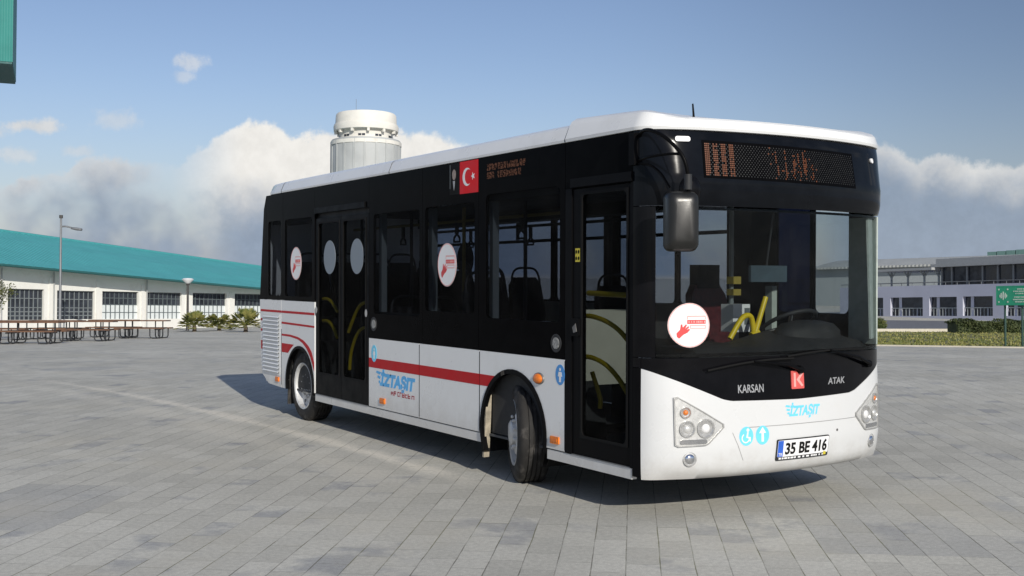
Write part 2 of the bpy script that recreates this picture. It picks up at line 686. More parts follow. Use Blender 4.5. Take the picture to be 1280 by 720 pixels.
def ground_material():
    m = bpy.data.materials.new('paving')
    m.use_nodes = True
    t = m.node_tree
    b = t.nodes['Principled BSDF']
    k = NT(t)
    geo = k.n('ShaderNodeNewGeometry').outputs['Position']
    mp = k.n('ShaderNodeMapping', vector_type='TEXTURE')
    mp.inputs['Rotation'].default_value = (0, 0, R(52.3))
    k.link(geo, mp.inputs[0])
    P = mp.outputs[0]
    nj = k.noise(geo, 3.0, 3, 0.5)
    jit = k.n('ShaderNodeVectorMath', operation='MULTIPLY_ADD')
    k.link(nj.outputs['Color'], jit.inputs[0])
    jit.inputs[1].default_value = (0.02, 0.012, 0)
    k.link(P, jit.inputs[2])

    def brick(sx, sy, mortar, c1, c2, off=0.5):
        br = k.n('ShaderNodeTexBrick')
        br.offset = off
        k.link(jit.outputs[0], br.inputs['Vector'])
        br.inputs['Scale'].default_value = 1.0
        br.inputs['Brick Width'].default_value = sx
        br.inputs['Row Height'].default_value = sy
        br.inputs['Mortar Size'].default_value = mortar
        br.inputs['Mortar Smooth'].default_value = 0.3
        br.inputs['Color1'].default_value = (*c1, 1)
        br.inputs['Color2'].default_value = (*c2, 1)
        br.inputs['Mortar'].default_value = (*c1, 1)
        br.inputs['Bias'].default_value = 0.0
        return br
    b1 = brick(0.40, 0.20, 0.0035, (0.445, 0.436, 0.39), (0.55, 0.538, 0.48))
    nL = k.noise(geo, 0.23, 5, 0.6)
    nM = k.noise(geo, 1.1, 5, 0.62)
    nF = k.noise(geo, 160, 3, 0.7)
    nG = k.noise(geo, 28, 4, 0.7)
    col = b1.outputs['Color']
    # replaced / darker bluish stones in loose groups
    b2 = brick(0.40, 0.20, 0.0, (0, 0, 0), (1, 1, 1))
    sep = k.n('ShaderNodeSeparateColor')
    k.link(b2.outputs['Color'], sep.inputs[0])
    grp = k.smooth(nM.outputs[0], 0.50, 0.62)
    dark = k.math('MULTIPLY', k.smooth(sep.outputs[0], 0.60, 0.85), k.math('MULTIPLY_ADD', grp, 0.8, 0.07))
    col = k.mix(dark, col, (0.32, 0.325, 0.325, 1))
    b3 = brick(1.6, 1.0, 0.0, (0, 0, 0), (1, 1, 1), 0.37)
    sep3 = k.n('ShaderNodeSeparateColor')
    k.link(b3.outputs['Color'], sep3.inputs[0])
    patch = k.math('MULTIPLY', k.smooth(sep3.outputs[0], 0.80, 0.95), k.smooth(nL.outputs[0], 0.42, 0.60, 0.0, 0.55))
    col = k.mix(patch, col, (0.32, 0.325, 0.325, 1))
    # broad weathering
    br = k.smooth(nL.outputs[0], 0.3, 0.7, 0.88, 1.10)
    sc = k.n('ShaderNodeVectorMath', operation='SCALE')
    k.link(col, sc.inputs[0])
    k.link(br, sc.inputs['Scale'])
    col = sc.outputs[0]
    br2 = k.math('MULTIPLY', k.smooth(nG.outputs[0], 0.25, 0.75, 0.86, 1.12), k.smooth(nF.outputs[0], 0.25, 0.75, 0.78, 1.20))
    sc2 = k.n('ShaderNodeVectorMath', operation='SCALE')
    k.link(col, sc2.inputs[0])
    k.link(br2, sc2.inputs['Scale'])
    col = sc2.outputs[0]
    warm = k.noise(geo, 0.6, 4, 0.6)
    col = k.mix(k.smooth(warm.outputs[0], 0.5, 0.72, 0.0, 0.35), col, (0.52, 0.485, 0.40, 1))
    # pale dusty wheel track curving past the bus, and a fainter one beside it
    sp = k.n('ShaderNodeSeparateXYZ')
    k.link(geo, sp.inputs[0])
    X, Y = sp.outputs[0], sp.outputs[1]
    yy = k.math('MULTIPLY', Y, 1.0)

    def track(c0, c1, c2, wd, amt):
        xc = k.math('ADD', k.math('MULTIPLY_ADD', yy, c1, c0), k.math('MULTIPLY', k.math('MULTIPLY', yy, yy), c2))
        dx = k.math('ABSOLUTE', k.math('SUBTRACT', X, xc))
        wob = k.math('MULTIPLY', k.math('SUBTRACT', nM.outputs[0], 0.5), 0.35)
        f = k.smooth(k.math('ADD', dx, wob), 0.0, wd, 1.0, 0.0)
        f = k.math('MULTIPLY', f, k.math('MULTIPLY', k.smooth(yy, 1.6, 3.2), k.smooth(yy, 15.0, 11.0)))
        return k.math('MULTIPLY', k.math('MULTIPLY', f, k.smooth(nG.outputs[0], 0.25, 0.65, 0.35, 1.0)), amt)
    col = k.mix(track(*TRACK, 0.17, 0.85), col, (0.70, 0.66, 0.57, 1))
    col = k.mix(track(TRACK[0] - 0.55, TRACK[1], TRACK[2], 0.30, 0.40), col, (0.62, 0.59, 0.51, 1))
    # joints: stronger along the courses
    bj = brick(0.40, 0.20, 0.0035, (0, 0, 0), (0, 0, 0))
    bj2 = brick(60.0, 0.20, 0.0040, (0, 0, 0), (0, 0, 0))
    nJ = k.noise(geo, 2.2, 4, 0.6)
    joint = k.math('MAXIMUM', k.math('MULTIPLY', bj.outputs['Fac'], 0.6), bj2.outputs['Fac'])
    joint = k.math('MULTIPLY', joint, k.smooth(nJ.outputs[0], 0.35, 0.62, 0.18, 0.9))
    jc = k.mix(k.smooth(warm.outputs[0], 0.45, 0.6), (0.12, 0.115, 0.095, 1), (0.16, 0.16, 0.085, 1))
    col = k.mix(joint, col, jc)
    k.link(col, b.inputs['Base Color'])
    b.inputs['Roughness'].default_value = 0.86
    b.inputs['Specular IOR Level'].default_value = 0.25
    bp = k.n('ShaderNodeBump')
    bp.inputs['Strength'].default_value = 0.35
    bp.inputs['Distance'].default_value = 0.004
    hgt = k.math('SUBTRACT', k.math('MULTIPLY', nF.outputs[0], 0.5), joint)
    k.link(hgt, bp.inputs['Height'])
    k.link(bp.outputs[0], b.inputs['Normal'])
    return m


TRACK = (-0.254, 0.0173, -0.00855)
gm = ground_material()
ds = [-3000, -300, -40, -10, 0, 8, 14] + [15 + 0.5 * i for i in range(17)] + [25, 30, 40, 55, 70, 76, 78, 80, 82, 84, 86, 88, 92, 120, 300, 1000, 4000]
as_ = [-4000, -800, -150, -50, -20, -8, 0, 8, 20, 50, 150, 800, 4000]
bm = B()
grid = [[bm.verts.new(Vector((CAM.x, CAM.y, 0)) + fh * d + rh * a + Vector((0, 0, gz(d)))) for a in as_] for d in ds]
for i in range(len(ds) - 1):
    for j in range(len(as_) - 1):
        bm.faces.new((grid[i][j], grid[i][j + 1], grid[i + 1][j + 1], grid[i + 1][j]))
add('plaza_ground', bm, gm, kind='structure', smooth=60)

# ------------------------------------------------------------------ background materials
stucco = mat('stucco', (0.74, 0.73, 0.69), 0.8, spec=0.2, var=0.04, vscale=0.7, bump=0.1, dirt=((0.50, 0.47, 0.42), 0.5, 0.7, 0.52))
lilac_wall = mat('lilac_wall', (0.52, 0.53, 0.62), 0.8, spec=0.2, var=0.04, vscale=0.5)
hall_glass = mat('hall_glass', (0.03, 0.035, 0.045), 0.15, spec=0.5, var=0.5, vscale=1.2)
bar_paint = mat('bar_paint', (0.34, 0.37, 0.38), 0.6, var=0.1)
bar_mid = mat('bar_mid', (0.17, 0.19, 0.20), 0.6, var=0.1)
bar_dark = mat('bar_dark', (0.10, 0.12, 0.13), 0.6, var=0.1)
pale_panel = mat('pale_panel', (0.66, 0.70, 0.70), 0.6, var=0.04)
wood = mat('wood', (0.12, 0.06, 0.032), 0.7, var=0.3, vscale=5, bump=0.2)
steel_black = mat('steel_black', (0.02, 0.022, 0.025), 0.5, var=0.1)
galv = mat('galvanised', (0.22, 0.23, 0.24), 0.5, metal=0.4, var=0.1)
dark_pole = mat('dark_pole', (0.045, 0.043, 0.04), 0.5, var=0.1)
concrete_white = mat('tower_white', (0.72, 0.70, 0.64), 0.7, var=0.05, vscale=0.6, dirt=((0.45, 0.42, 0.36), 0.5, 0.8, 0.55))
tower_grey = mat('tower_grey', (0.40, 0.415, 0.41), 0.6, var=0.10, vscale=0.35)
slab_pale = mat('slab_pale', (0.36, 0.37, 0.37), 0.7, var=0.08)
hall_wall = mat('hall_wall', (0.30, 0.33, 0.34), 0.7, var=0.06)
green_sign = mat('green_sign', (0.035, 0.42, 0.22), 0.45, var=0.05)
sign_post = mat('sign_post', (0.02, 0.06, 0.045), 0.5)
sign_white = mat('sign_white', (0.70, 0.78, 0.66), 0.5)
kerb_mat = mat('kerb_concrete', (0.56, 0.52, 0.43), 0.8, var=0.08, bump=0.1)
asphalt = mat('asphalt', (0.15, 0.155, 0.17), 0.85, var=0.12, vscale=2, bump=0.2)


def corrugated(name, colr, pitch, axis=0, var=0.05):
    m = bpy.data.materials.new(name)
    m.use_nodes = True
    t = m.node_tree
    b = t.nodes['Principled BSDF']
    k = NT(t)
    P = k.n('ShaderNodeTexCoord').outputs['Object']
    sp = k.n('ShaderNodeSeparateXYZ')
    k.link(P, sp.inputs[0])
    s = k.math('SINE', k.math('MULTIPLY', sp.outputs[axis], 2 * math.pi / pitch))
    nz = k.noise(P, 0.6, 4, 0.6)
    sc = k.n('ShaderNodeVectorMath', operation='SCALE')
    sc.inputs[0].default_value = colr
    k.link(k.smooth(nz.outputs[0], 0.3, 0.7, 1 - var, 1 + var), sc.inputs['Scale'])
    k.link(sc.outputs[0], b.inputs['Base Color'])
    b.inputs['Roughness'].default_value = 0.5
    b.inputs['Specular IOR Level'].default_value = 0.15
    bp = k.n('ShaderNodeBump')
    bp.inputs['Strength'].default_value = 0.6
    bp.inputs['Distance'].default_value = 0.04
    k.link(s, bp.inputs['Height'])
    k.link(bp.outputs[0], b.inputs['Normal'])
    return m


teal_roof = corrugated('teal_roof', (0.085, 0.385, 0.395), 0.42)
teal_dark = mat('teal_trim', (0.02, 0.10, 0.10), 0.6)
teal_clad = corrugated('teal_cladding', (0.045, 0.23, 0.205), 0.45)


def leafmat(name, c1, c2, scale=1.5):
    m = bpy.data.materials.new(name)
    m.use_nodes = True
    t = m.node_tree
    b = t.nodes['Principled BSDF']
    k = NT(t)
    P = k.n('ShaderNodeTexCoord').outputs['Object']
    nz = k.noise(P, scale, 4, 0.6)
    k.link(k.mix(k.smooth(nz.outputs[0], 0.35, 0.65), (*c1, 1), (*c2, 1)), b.inputs['Base Color'])
    b.inputs['Roughness'].default_value = 0.6
    b.inputs['Specular IOR Level'].default_value = 0.25
    return m


leaf_olive = leafmat('leaf_olive', (0.05, 0.065, 0.02), (0.12, 0.13, 0.045), 3)
leaf_palm = leafmat('leaf_palm', (0.09, 0.12, 0.03), (0.30, 0.28, 0.09), 3)
leaf_hedge = leafmat('leaf_hedge', (0.025, 0.04, 0.012), (0.07, 0.085, 0.03), 4)
leaf_bush = leafmat('leaf_bush', (0.05, 0.075, 0.02), (0.15, 0.16, 0.05), 4)
grass_mat = leafmat('grass_blades', (0.11, 0.14, 0.035), (0.27, 0.25, 0.085), 0.8)
grass_soil = leafmat('grass_ground', (0.12, 0.135, 0.045), (0.25, 0.225, 0.09), 0.9)
bark = mat('bark', (0.10, 0.075, 0.05), 0.9, var=0.3, vscale=8, bump=0.4)

# ------------------------------------------------------------------ long white hall with teal roof (left)


class Wall:
    """vertical wall between two pixels at given distances, in the far frame; x along it, y into it, z up"""
    def __init__(s, pxa, da, pxb, db):
        a = far_at(pxa, 392, da)
        b = far_at(pxb, 392, db)
        s.p0 = Vector((a.x, a.y, 0))
        d = Vector((b.x - a.x, b.y - a.y, 0))
        s.len = d.length
        s.ang = math.atan2(d.y, d.x)
        s.X = d.normalized()
        s.Y = Vector((-s.X.y, s.X.x, 0))

    def at(s, px, py, off=0.0):
        r = FINV.to_3x3() @ ray(px, py)
        p = s.p0 + s.Y * off
        t = (p - CL).dot(s.Y) / r.dot(s.Y)
        q = CL + r * t
        return (q - s.p0).dot(s.X), q.z

    def thing(s, name, **kw):
        o = empty(name, FAR @ s.p0, rot=(FROT @ Matrix.Rotation(s.ang, 3, 'Z')).to_euler(), **kw)
        ORG[o.name] = Vector((0, 0, 0))
        return o


def fmap(a, b, d):          # wall coordinates: a along, b up, d depth
    return (a, d, b)


HW = Wall(-40, 63.9, 430, 92.3)
hall = HW.thing('industrial_hall', label='long white hall with barred windows under a sloping teal metal roof', cat='hall')
bays = [(10, 55, 360.8, 399.8), (71.5, 118, 363.0, 399.0), (128, 173, 364.0, 398.6), (184, 227, 365.2, 398.3), (241, 283, 366.0, 398.0),
        (293.5, 333, 367.0, 397.8), (345, 384, 367.6, 397.6)]
bm = B()
xs = [HW.at(p, 392)[0] for b_ in bays for p in b_[:2]]
x_end = HW.len
OVH = 1.25
e0 = HW.at(-40, 328.9 - 0.0933 * 40, -OVH)
e1 = HW.at(430, 328.9 + 0.0933 * 430, -OVH)


def wtop(x):
    return e0[1] + (e1[1] - e0[1]) * (x - e0[0]) / (e1[0] - e0[0]) - 0.02


def wtrap(x0, x1, z0):
    prism(bm, [(x0, z0), (x1, z0), (x1, wtop(x1)), (x0, wtop(x0))], fmap, 0, 0.35)


BASE = -0.6
prev = 0.0
for i, (pa, pb, ya, yb) in enumerate(bays):
    xa, zt = HW.at(pa, ya)
    xb, zb = HW.at(pb, yb)
    wtrap(prev, xa, BASE)
    box(bm, xa, xb, 0.0, 0.35, BASE, zb)
    wtrap(xa, xb, zt)
    prev = xb
wtrap(prev, x_end, BASE)
box(bm, 0, 0.35, 0.35, 14, BASE, wtop(0) - 0.1)
box(bm, x_end - 0.35, x_end, 0.35, 14, BASE, wtop(x_end) - 0.1)
box(bm, 0, x_end, 14, 14.35, BASE, wtop(x_end) - 0.1)
add('wall', bm, stucco, hall)
for i, (pa, pb, ya, yb) in enumerate(bays):
    xa, zt = HW.at(pa, ya)
    xb, zb = HW.at(pb, yb)
    half = i >= 2
    zm = zb + (zt - zb) * (0.52 if half else 0.40)
    win = add('window', box(B(), xa, xb, 0.22, 0.26, zb, zt), hall_glass, hall)
    bm = B()
    nb = 8
    for k in range(nb + 1):
        x = xa + (xb - xa) * k / nb
        box(bm, max(xa, x - 0.025), min(xb, x + 0.025), 0.17, 0.215, zm, zt)
    for z in ((zm + (zt - zm) * 0.5), zt - 0.03, zm + 0.0):
        box(bm, xa, xb, 0.175, 0.21, z - 0.025, z + 0.025)
    add('glazing_bars', bm, bar_dark if half else bar_mid, win)
    if half:
        add('lower_panel', box(B(), xa, xb, 0.16, 0.20, zb, zm - 0.03), pale_panel, win)
        bm = B()
        for k in range(1, nb):
            x = xa + (xb - xa) * (k + 0.1) / nb
            box(bm, x - 0.03, x + 0.03, 0.13, 0.155, zb, zm - 0.03)
        box(bm, xa, xb, 0.135, 0.15, zb + 0.4, zb + 0.44)
        add('lower_bars', bm, bar_dark, win)
    else:
        bm = B()
        for k in range(nb + 1):
            x = xa + (xb - xa) * k / nb
            box(bm, max(xa, x - 0.04), min(xb, x + 0.03), 0.17, 0.215, zb, zm - 0.03)
        for f_ in (0.33, 0.66):
            z = zb + (zm - zb) * f_
            box(bm, xa, xb, 0.175, 0.21, z - 0.03, z + 0.03)
        add('lower_bars', bm, bar_mid, win)
# pilasters, drain pipes
for p in (63, 121.5, 178, 234, 288, 339):
    x = HW.at(p, 392)[0]
    add('pilaster', box(B(), x - 0.13, x + 0.13, -0.06, -0.002, BASE, wtop(x) - 0.45), stucco, hall)
for p in (65.5, 0, 182):
    x = HW.at(p, 392)[0]
    add('drain_pipe', tube(B(), [(x, -0.12, BASE), (x, -0.12, wtop(x) - 0.1)], 0.04, 8), slab_pale, hall, smooth=50)
# roof: eave falls gently along the hall
OVH = 1.25
e0 = HW.at(-40, 328.9 - 0.0933 * 40, -OVH)
e1 = HW.at(430, 328.9 + 0.0933 * 430, -OVH)
r0 = HW.at(-60, 288.5 - 0.139 * 60, 11.0)
r1 = HW.at(470, 288.5 + 0.139 * 470, 11.0)
xL, xR = -2.0, x_end + 4


def lin(p, q, x):
    return p[1] + (q[1] - p[1]) * (x - p[0]) / (q[0] - p[0])


bm = B()
eL, eR, rL, rR = lin(e0, e1, xL), lin(e0, e1, xR), lin(r0, r1, xL), lin(r0, r1, xR)
t_ = 0.14
top_ = [(xL, -OVH, eL), (xR, -OVH, eR), (xR, 11.0, rR), (xL, 11.0, rL)]
bot_ = [(x, y, z - t_) for x, y, z in top_]
tv = [bm.verts.new(p) for p in top_]
bv = [bm.verts.new(p) for p in bot_]
bm.faces.new(tv)
bm.faces.new(bv[::-1])
for i in range(4):
    j = (i + 1) % 4
    bm.faces.new((tv[i], bv[i], bv[j], tv[j]))
roof_o = add('roof', bm, teal_roof, hall)
bm = B()
top2 = [(xL, 11.0, rL - 0.002), (xR, 11.0, rR - 0.002), (xR, 24, eR), (xL, 24, eL)]
tv = [bm.verts.new(p) for p in top2]
bv = [bm.verts.new((x, y + .01, z - t_)) for x, y, z in top2]
bm.faces.new(tv)
bm.faces.new(bv[::-1])
for i in range(4):
    j = (i + 1) % 4
    bm.faces.new((tv[i], bv[i], bv[j], tv[j]))
add('rear_slope', bm, teal_roof, roof_o)
bm = B()
tube(bm, [(xL, -OVH - 0.08, eL - 0.10), (xR, -OVH - 0.08, eR - 0.10)], 0.085, 8)
add('gutter', bm, teal_dark, roof_o, smooth=50)
bm = B()
for i in range(24):
    x0 = xL + (xR - xL) * i / 24
    z0 = lin(r0, r1, x0 + 0.7)
    pass
tube(bm, [(xL, 11.0, rL + 0.02), (xR, 11.0, rR + 0.02)], 0.11, 8)
add('ridge_cap', bm, mat('teal_ridge', (0.06, 0.30, 0.31), 0.5), roof_o, smooth=60)

# ------------------------------------------------------------------ low lilac building and the big hall behind it (right)
RW = Wall(1050, 114, 1340, 91.0)
low = RW.thing('terrace_building', label='low lilac building with dark openings and glazed storey behind the lawn', cat='building')
ops = [(1078, 1104, 372.5, 395), (1113, 1153.5, 372.0, 395), (1161.5, 1196, 371.4, 395), (1203.5, 1241, 370.6, 395), (1257.5, 1296, 370, 395), (1304, 1332, 369.4, 395)]
bm = B()
prev = 0.0
zpar = RW.at(1180, 356.3)[1]
for pa, pb, ya, yb in ops:
    xa, zt = RW.at(pa, ya)
    xb, zb = RW.at(pb, yb)
    box(bm, prev, xa, 0, 0.4, -0.8, zpar)
    box(bm, xa, xb, 0, 0.4, -0.8, zb)
    box(bm, xa, xb, 0, 0.4, zt, zpar)
    prev = xb
box(bm, prev, RW.len, 0, 0.4, -0.8, zpar)
box(bm, 0, 0.4, 0.4, 12, -0.8, zpar)
box(bm, RW.len - 0.4, RW.len, 0.4, 12, -0.8, zpar)
box(bm, 0.4, RW.len - 0.4, 0.4, 12, zpar - 0.9, zpar - 0.6)
add('wall', bm, lilac_wall, low)
for pa, pb, ya, yb in ops:
    xa, zt = RW.at(pa, ya)
    xb, zb = RW.at(pb, yb)
    win = add('window', box(B(), xa, xb, 0.34, 0.38, zb, zt), hall_glass, low)
    bm = B()
    for f_ in (0.25, 0.52, 0.77):
        x = xa + (xb - xa) * f_
        wd = 0.16 if f_ == 0.25 else 0.04
        add('mullion', box(B(), x - wd, x + wd, 0.28, 0.335, zb, zt if f_ == 0.25 else zb + (zt - zb) * 0.42), lilac_wall, win)
    bm = B()
    zr = zb + (zt - zb) * 0.42
    box(bm, xa, xb, 0.16, 0.22, zr - 0.04, zr + 0.03)
    n_ = 9
    for k in range(n_ + 1):
        x = xa + (xb - xa) * k / n_
        box(bm, max(x - 0.02, xa), min(x + 0.02, xb), 0.17, 0.21, zb, zr - 0.042)
    add('railing', bm, bar_paint, win)
bm = B()
for k in range(6):
    pass
x0r, zr0 = RW.at(1100, 357.6)
tube(bm, [(0.0, 0.2, zpar + 0.28), (RW.len, 0.2, zpar + 0.28)], 0.04, 6)
k = 0
x = 0.1
while x < RW.len:
    tube(bm, [(x, 0.2, zpar - 0.05), (x, 0.2, zpar + 0.28)], 0.03, 6)
    x += 1.3
add('terrace_rail', bm, galv, low, smooth=50)
# open canopy on branching columns
xa, za = RW.at(1106, 340.5, 1.2)
xb, zb_ = RW.at(1178, 339.0, 1.2)
add('canopy', box(B(), xa, xb, -0.2, 4.5, za, za + 0.22), slab_pale, low)
for p in (1114.5, 1135, 1155.5, 1173.5):
    bm = B()
    x, _ = RW.at(p, 350, 1.2)
    tube(bm, [(x, 1.2, zpar - 0.65), (x, 1.2, za - 0.05)], 0.10, 8)
    for sx, sy in ((-1, 0), (1, 0), (0, 1), (0, -1)):
        tube(bm, [(x, 1.2, za - 0.6), (x + 0.5 * sx, 1.2 + 0.5 * sy, za - 0.01)], 0.06, 6)
    add('column', bm, bar_paint, low, smooth=50)
# glazed upper storey
xa, zt_ = RW.at(1178, 333.2, 1.0)
xe = RW.len - 0.5
zg1 = RW.at(1240, 331.5, 1.0)[1]
st = add('upper_glazing', box(B(), xa, xe, 1.0, 1.1, zpar - 0.6, zg1), hall_glass, low)
bm = B()
for p in (1178.5, 1191, 1210, 1229.5, 1248.5, 1268, 1288, 1308):
    x = RW.at(p, 340, 1.0)[0]
    add('mullion', box(B(), x - 0.09, x + 0.09, 0.85, 0.998, zpar - 0.3, zg1), galv, st)
add('fascia', box(B(), xa - 0.6, xe, 0.2, 9, zg1 + 0.003, zg1 + 0.28), slab_pale, low)
add('eave_panel', box(B(), xa - 0.3, xe, 0.5, 8.5, zg1 + 0.29, zg1 + 0.75), slab_pale, low)

BW = Wall(1020, 150, 1380, 125)
big = BW.thing('warehouse', label='large grey warehouse with long pale curved roof behind the lilac building', cat='warehouse')
zt = BW.at(1140, 333)[1]
add('wall', box(B(), 0, BW.len, 0, 20, -1.0, zt), hall_wall, big)
bm = B()
zl = BW.at(1100, 332)[1]
zr = BW.at(1280, 331)[1]
npr = 10
prof = []
for k in range(npr + 1):
    y = -1.0 + 22 * k / npr
    prof.append((y, zt + 0.15 + 1.35 * math.sin(math.pi * k / npr)))
rings_ = []
for x in [BW.len * q / 12 for q in range(13)]:
    rings_.append([bm.verts.new((x, y, z)) for y, z in prof] + [bm.verts.new((x, y, z - 0.25)) for y, z in prof[::-1]])
for a, b_ in zip(rings_, rings_[1:]):
    for k in range(len(a)):
        j = (k + 1) % len(a)
        bm.faces.new((a[k], a[j], b_[j], b_[k]))
bm.faces.new(rings_[0])
bm.faces.new(rings_[-1][::-1])
rf = add('roof', bm, corrugated('pale_roof', (0.40, 0.41, 0.39), 0.5), big, smooth=30)
xg, _ = BW.at(1196, 330)
bm = B()
for k in range(14):
    x = xg + (BW.len - xg) * k / 14
    box(bm, x, x + (BW.len - xg) / 14 - 0.1, 9.0, 11.5, zt + 1.45, zt + 1.45 + 0.5 + 0.05 * k)
add('ridge_vent', bm, mat('vent_green', (0.12, 0.22, 0.20), 0.6), rf)

# ------------------------------------------------------------------ white control tower behind the bus
tw = far_empty('control_tower', 456.5, 112, 0.0, label='round white concrete tower with flared crown rising behind the bus', cat='tower')
S = 112 / FPX


def th(y):
    return (392 - y) * S + CL.z


I4 = Matrix.Identity(4)
shaft = add('shaft', lathe(B(), [(0, -1), (43.5 * S, -1), (43.5 * S, th(178.5)), (42.5 * S, th(177)), (33 * S, th(176)), (0, th(176))], I4, 48), tower_grey, tw, smooth=40)
bm = B()
for k in range(20):
    a = 2 * math.pi * k / 20 + 0.1
    M = Matrix.Rotation(a, 4, 'Z')
    b2 = B()
    box(b2, 43.4 * S, 44.2 * S, -0.10, 0.10, 0, th(179))
    for v in b2.verts:
        v.co = M @ v.co
    me = bpy.data.meshes.new('tmp')
    b2.to_mesh(me)
    b2.free()
    bm.from_mesh(me)
    bpy.data.meshes.remove(me)
add('panel_rib', bm, tower_grey, shaft)
add('shaft_band', lathe(B(), [(43.6 * S, th(184)), (44.3 * S, th(184)), (44.3 * S, th(179.5)), (43.6 * S, th(179.5))], I4, 48, close=True), concrete_white, shaft, smooth=40)
nk = add('neck', lathe(B(), [(0, th(176) + 0.01), (33.5 * S, th(176) + 0.01), (33.5 * S, th(168)), (36 * S, th(163.6)), (0, th(163.6))], I4, 48), concrete_white, tw, smooth=40)
bm = B()
for k in range(10):
    a = 2 * math.pi * k / 10 + 0.28
    for q in (-0.07, 0.07):
        M = Matrix.Rotation(a + q, 4, 'Z')
        b2 = B()
        box(b2, 33.0 * S, 33.8 * S, -0.15, 0.15, th(174.5), th(172))
        for v in b2.verts:
            v.co = M @ v.co
        me = bpy.data.meshes.new('tmp')
        b2.to_mesh(me)
        b2.free()
        bm.from_mesh(me)
        bpy.data.meshes.remove(me)
add('opening', bm, hall_glass, nk)
add('gallery_ring', lathe(B(), [(0, th(163.5)), (36.2 * S, th(163.5)), (38 * S, th(166.5)), (40.2 * S, th(165.5)), (40.6 * S, th(160)), (39.6 * S, th(157.2)), (0, th(157.2))], I4, 48), concrete_white, tw, smooth=40)
cr = add('crown_drum', lathe(B(), [(0, th(157.1)), (38.4 * S, th(157.1)), (37.6 * S, th(145.2)), (36.2 * S, th(143.6)), (20 * S, th(141.8)), (0, th(141.3))], I4, 48), concrete_white, tw, smooth=40)
bm = B()
for k in range(12):
    a = 2 * math.pi * k / 12 + 0.2
    M = Matrix.Rotation(a, 4, 'Z')
    b2 = B()
    box(b2, 36.0 * S, 39.6 * S, -0.12, 0.12, th(169.5), th(165.4))
    for v in b2.verts:
        v.co = M @ v.co
    me = bpy.data.meshes.new('tmp')
    b2.to_mesh(me)
    b2.free()
    bm.from_mesh(me)
    bpy.data.meshes.remove(me)
add('bracket', bm, concrete_white, nk)
add('mast', tube(B(), [(-1.0, 0, th(142)), (-1.0, 0, th(124))], 0.02, 6), galv, tw)

# ------------------------------------------------------------------ teal clad tower block, only its corner reaches into the frame
ct = far_empty('clad_tower', 12, 104, 0.0, rz=R(22), label='teal ribbed metal block overhanging at the top left corner', cat='tower block')
s4 = 104 / FPX
zb_ = (392 - 78) * s4 + CL.z
add('upper_block', box(B(), -12, 0, 0, 10, zb_, zb_ + 13), teal_clad, ct)
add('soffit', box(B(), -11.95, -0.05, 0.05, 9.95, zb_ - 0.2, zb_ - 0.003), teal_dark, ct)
add('shaft', box(B(), -11, -4.5, 2, 9, -1, zb_ - 0.203), stucco, ct)

# ------------------------------------------------------------------ street lamps
D_ = 60
lp = far_empty('street_lamp', 75, D_, label='tall grey lamp post with single side arm before the white hall', cat='street lamp')
hz = (392 - 272) * D_ / FPX + CL.z
za = (392 - 285) * D_ / FPX + CL.z
add('pole', tube(B(), [(0, 0, 0), (0, 0, 0.3), (0, 0, hz)], [0.10, 0.075, 0.05], 10), galv, lp, smooth=50)
add('base_plate', box(B(), -0.2, 0.2, -0.2, 0.2, -0.02, 0.03), galv, lp)
arm = add('arm', tube(B(), spline([(0, 0, za), (0.25, 0, za + 0.01), (0.55, 0, za - 0.05)]), 0.045, 8), galv, lp, smooth=50)
bm = B()
lathe(bm, [(0, -0.3), (0.10, -0.27), (0.15, 0.0), (0.12, 0.28), (0, 0.32)], Matrix.Translation((0.82, 0, za - 0.12)) @ Matrix.Rotation(R(8), 4, 'Y') @ Matrix.Rotation(R(90), 4, 'Y') @ Matrix.Diagonal((0.55, 1, 1, 1)), 14)
hd = add('lamp_head', bm, galv, arm, smooth=60)
add('top_cap', tube(B(), [(0, 0, hz - 0.1), (0, 0, hz + 0.06)], 0.10, 8), dark_pole, lp, smooth=50)
lantern_white = mat('lantern_white', (0.80, 0.82, 0.82), 0.3)
for px, d, ytop, lab in ((234.5, 66, 349, 'short dark lamp post with white lantern beside the fan palms'), (305.5, 84, 359, 'small white lantern post near the bus rear, by the last palm')):
    lo = far_empty('lantern_post', px, d, label=lab, cat='street lamp', group='lantern posts along the hall')
    h = (392 - ytop) * d / FPX + CL.z
    add('pole', tube(B(), [(0, 0, 0), (0, 0, 0.5), (0, 0, h - 0.3)], [0.10, 0.07, 0.06], 10), dark_pole, lo, smooth=50)
    add('lantern', lathe(B(), [(0, h - 0.32), (0.10, h - 0.32), (0.30, h - 0.14), (0.34, h - 0.08), (0.24, h - 0.02), (0, h)], I4, 18), lantern_white, lo, smooth=40)
    add('collar', lathe(B(), [(0, h - 0.42), (0.09, h - 0.42), (0.11, h - 0.325), (0, h - 0.325)], I4, 12), dark_pole, lo, smooth=40)

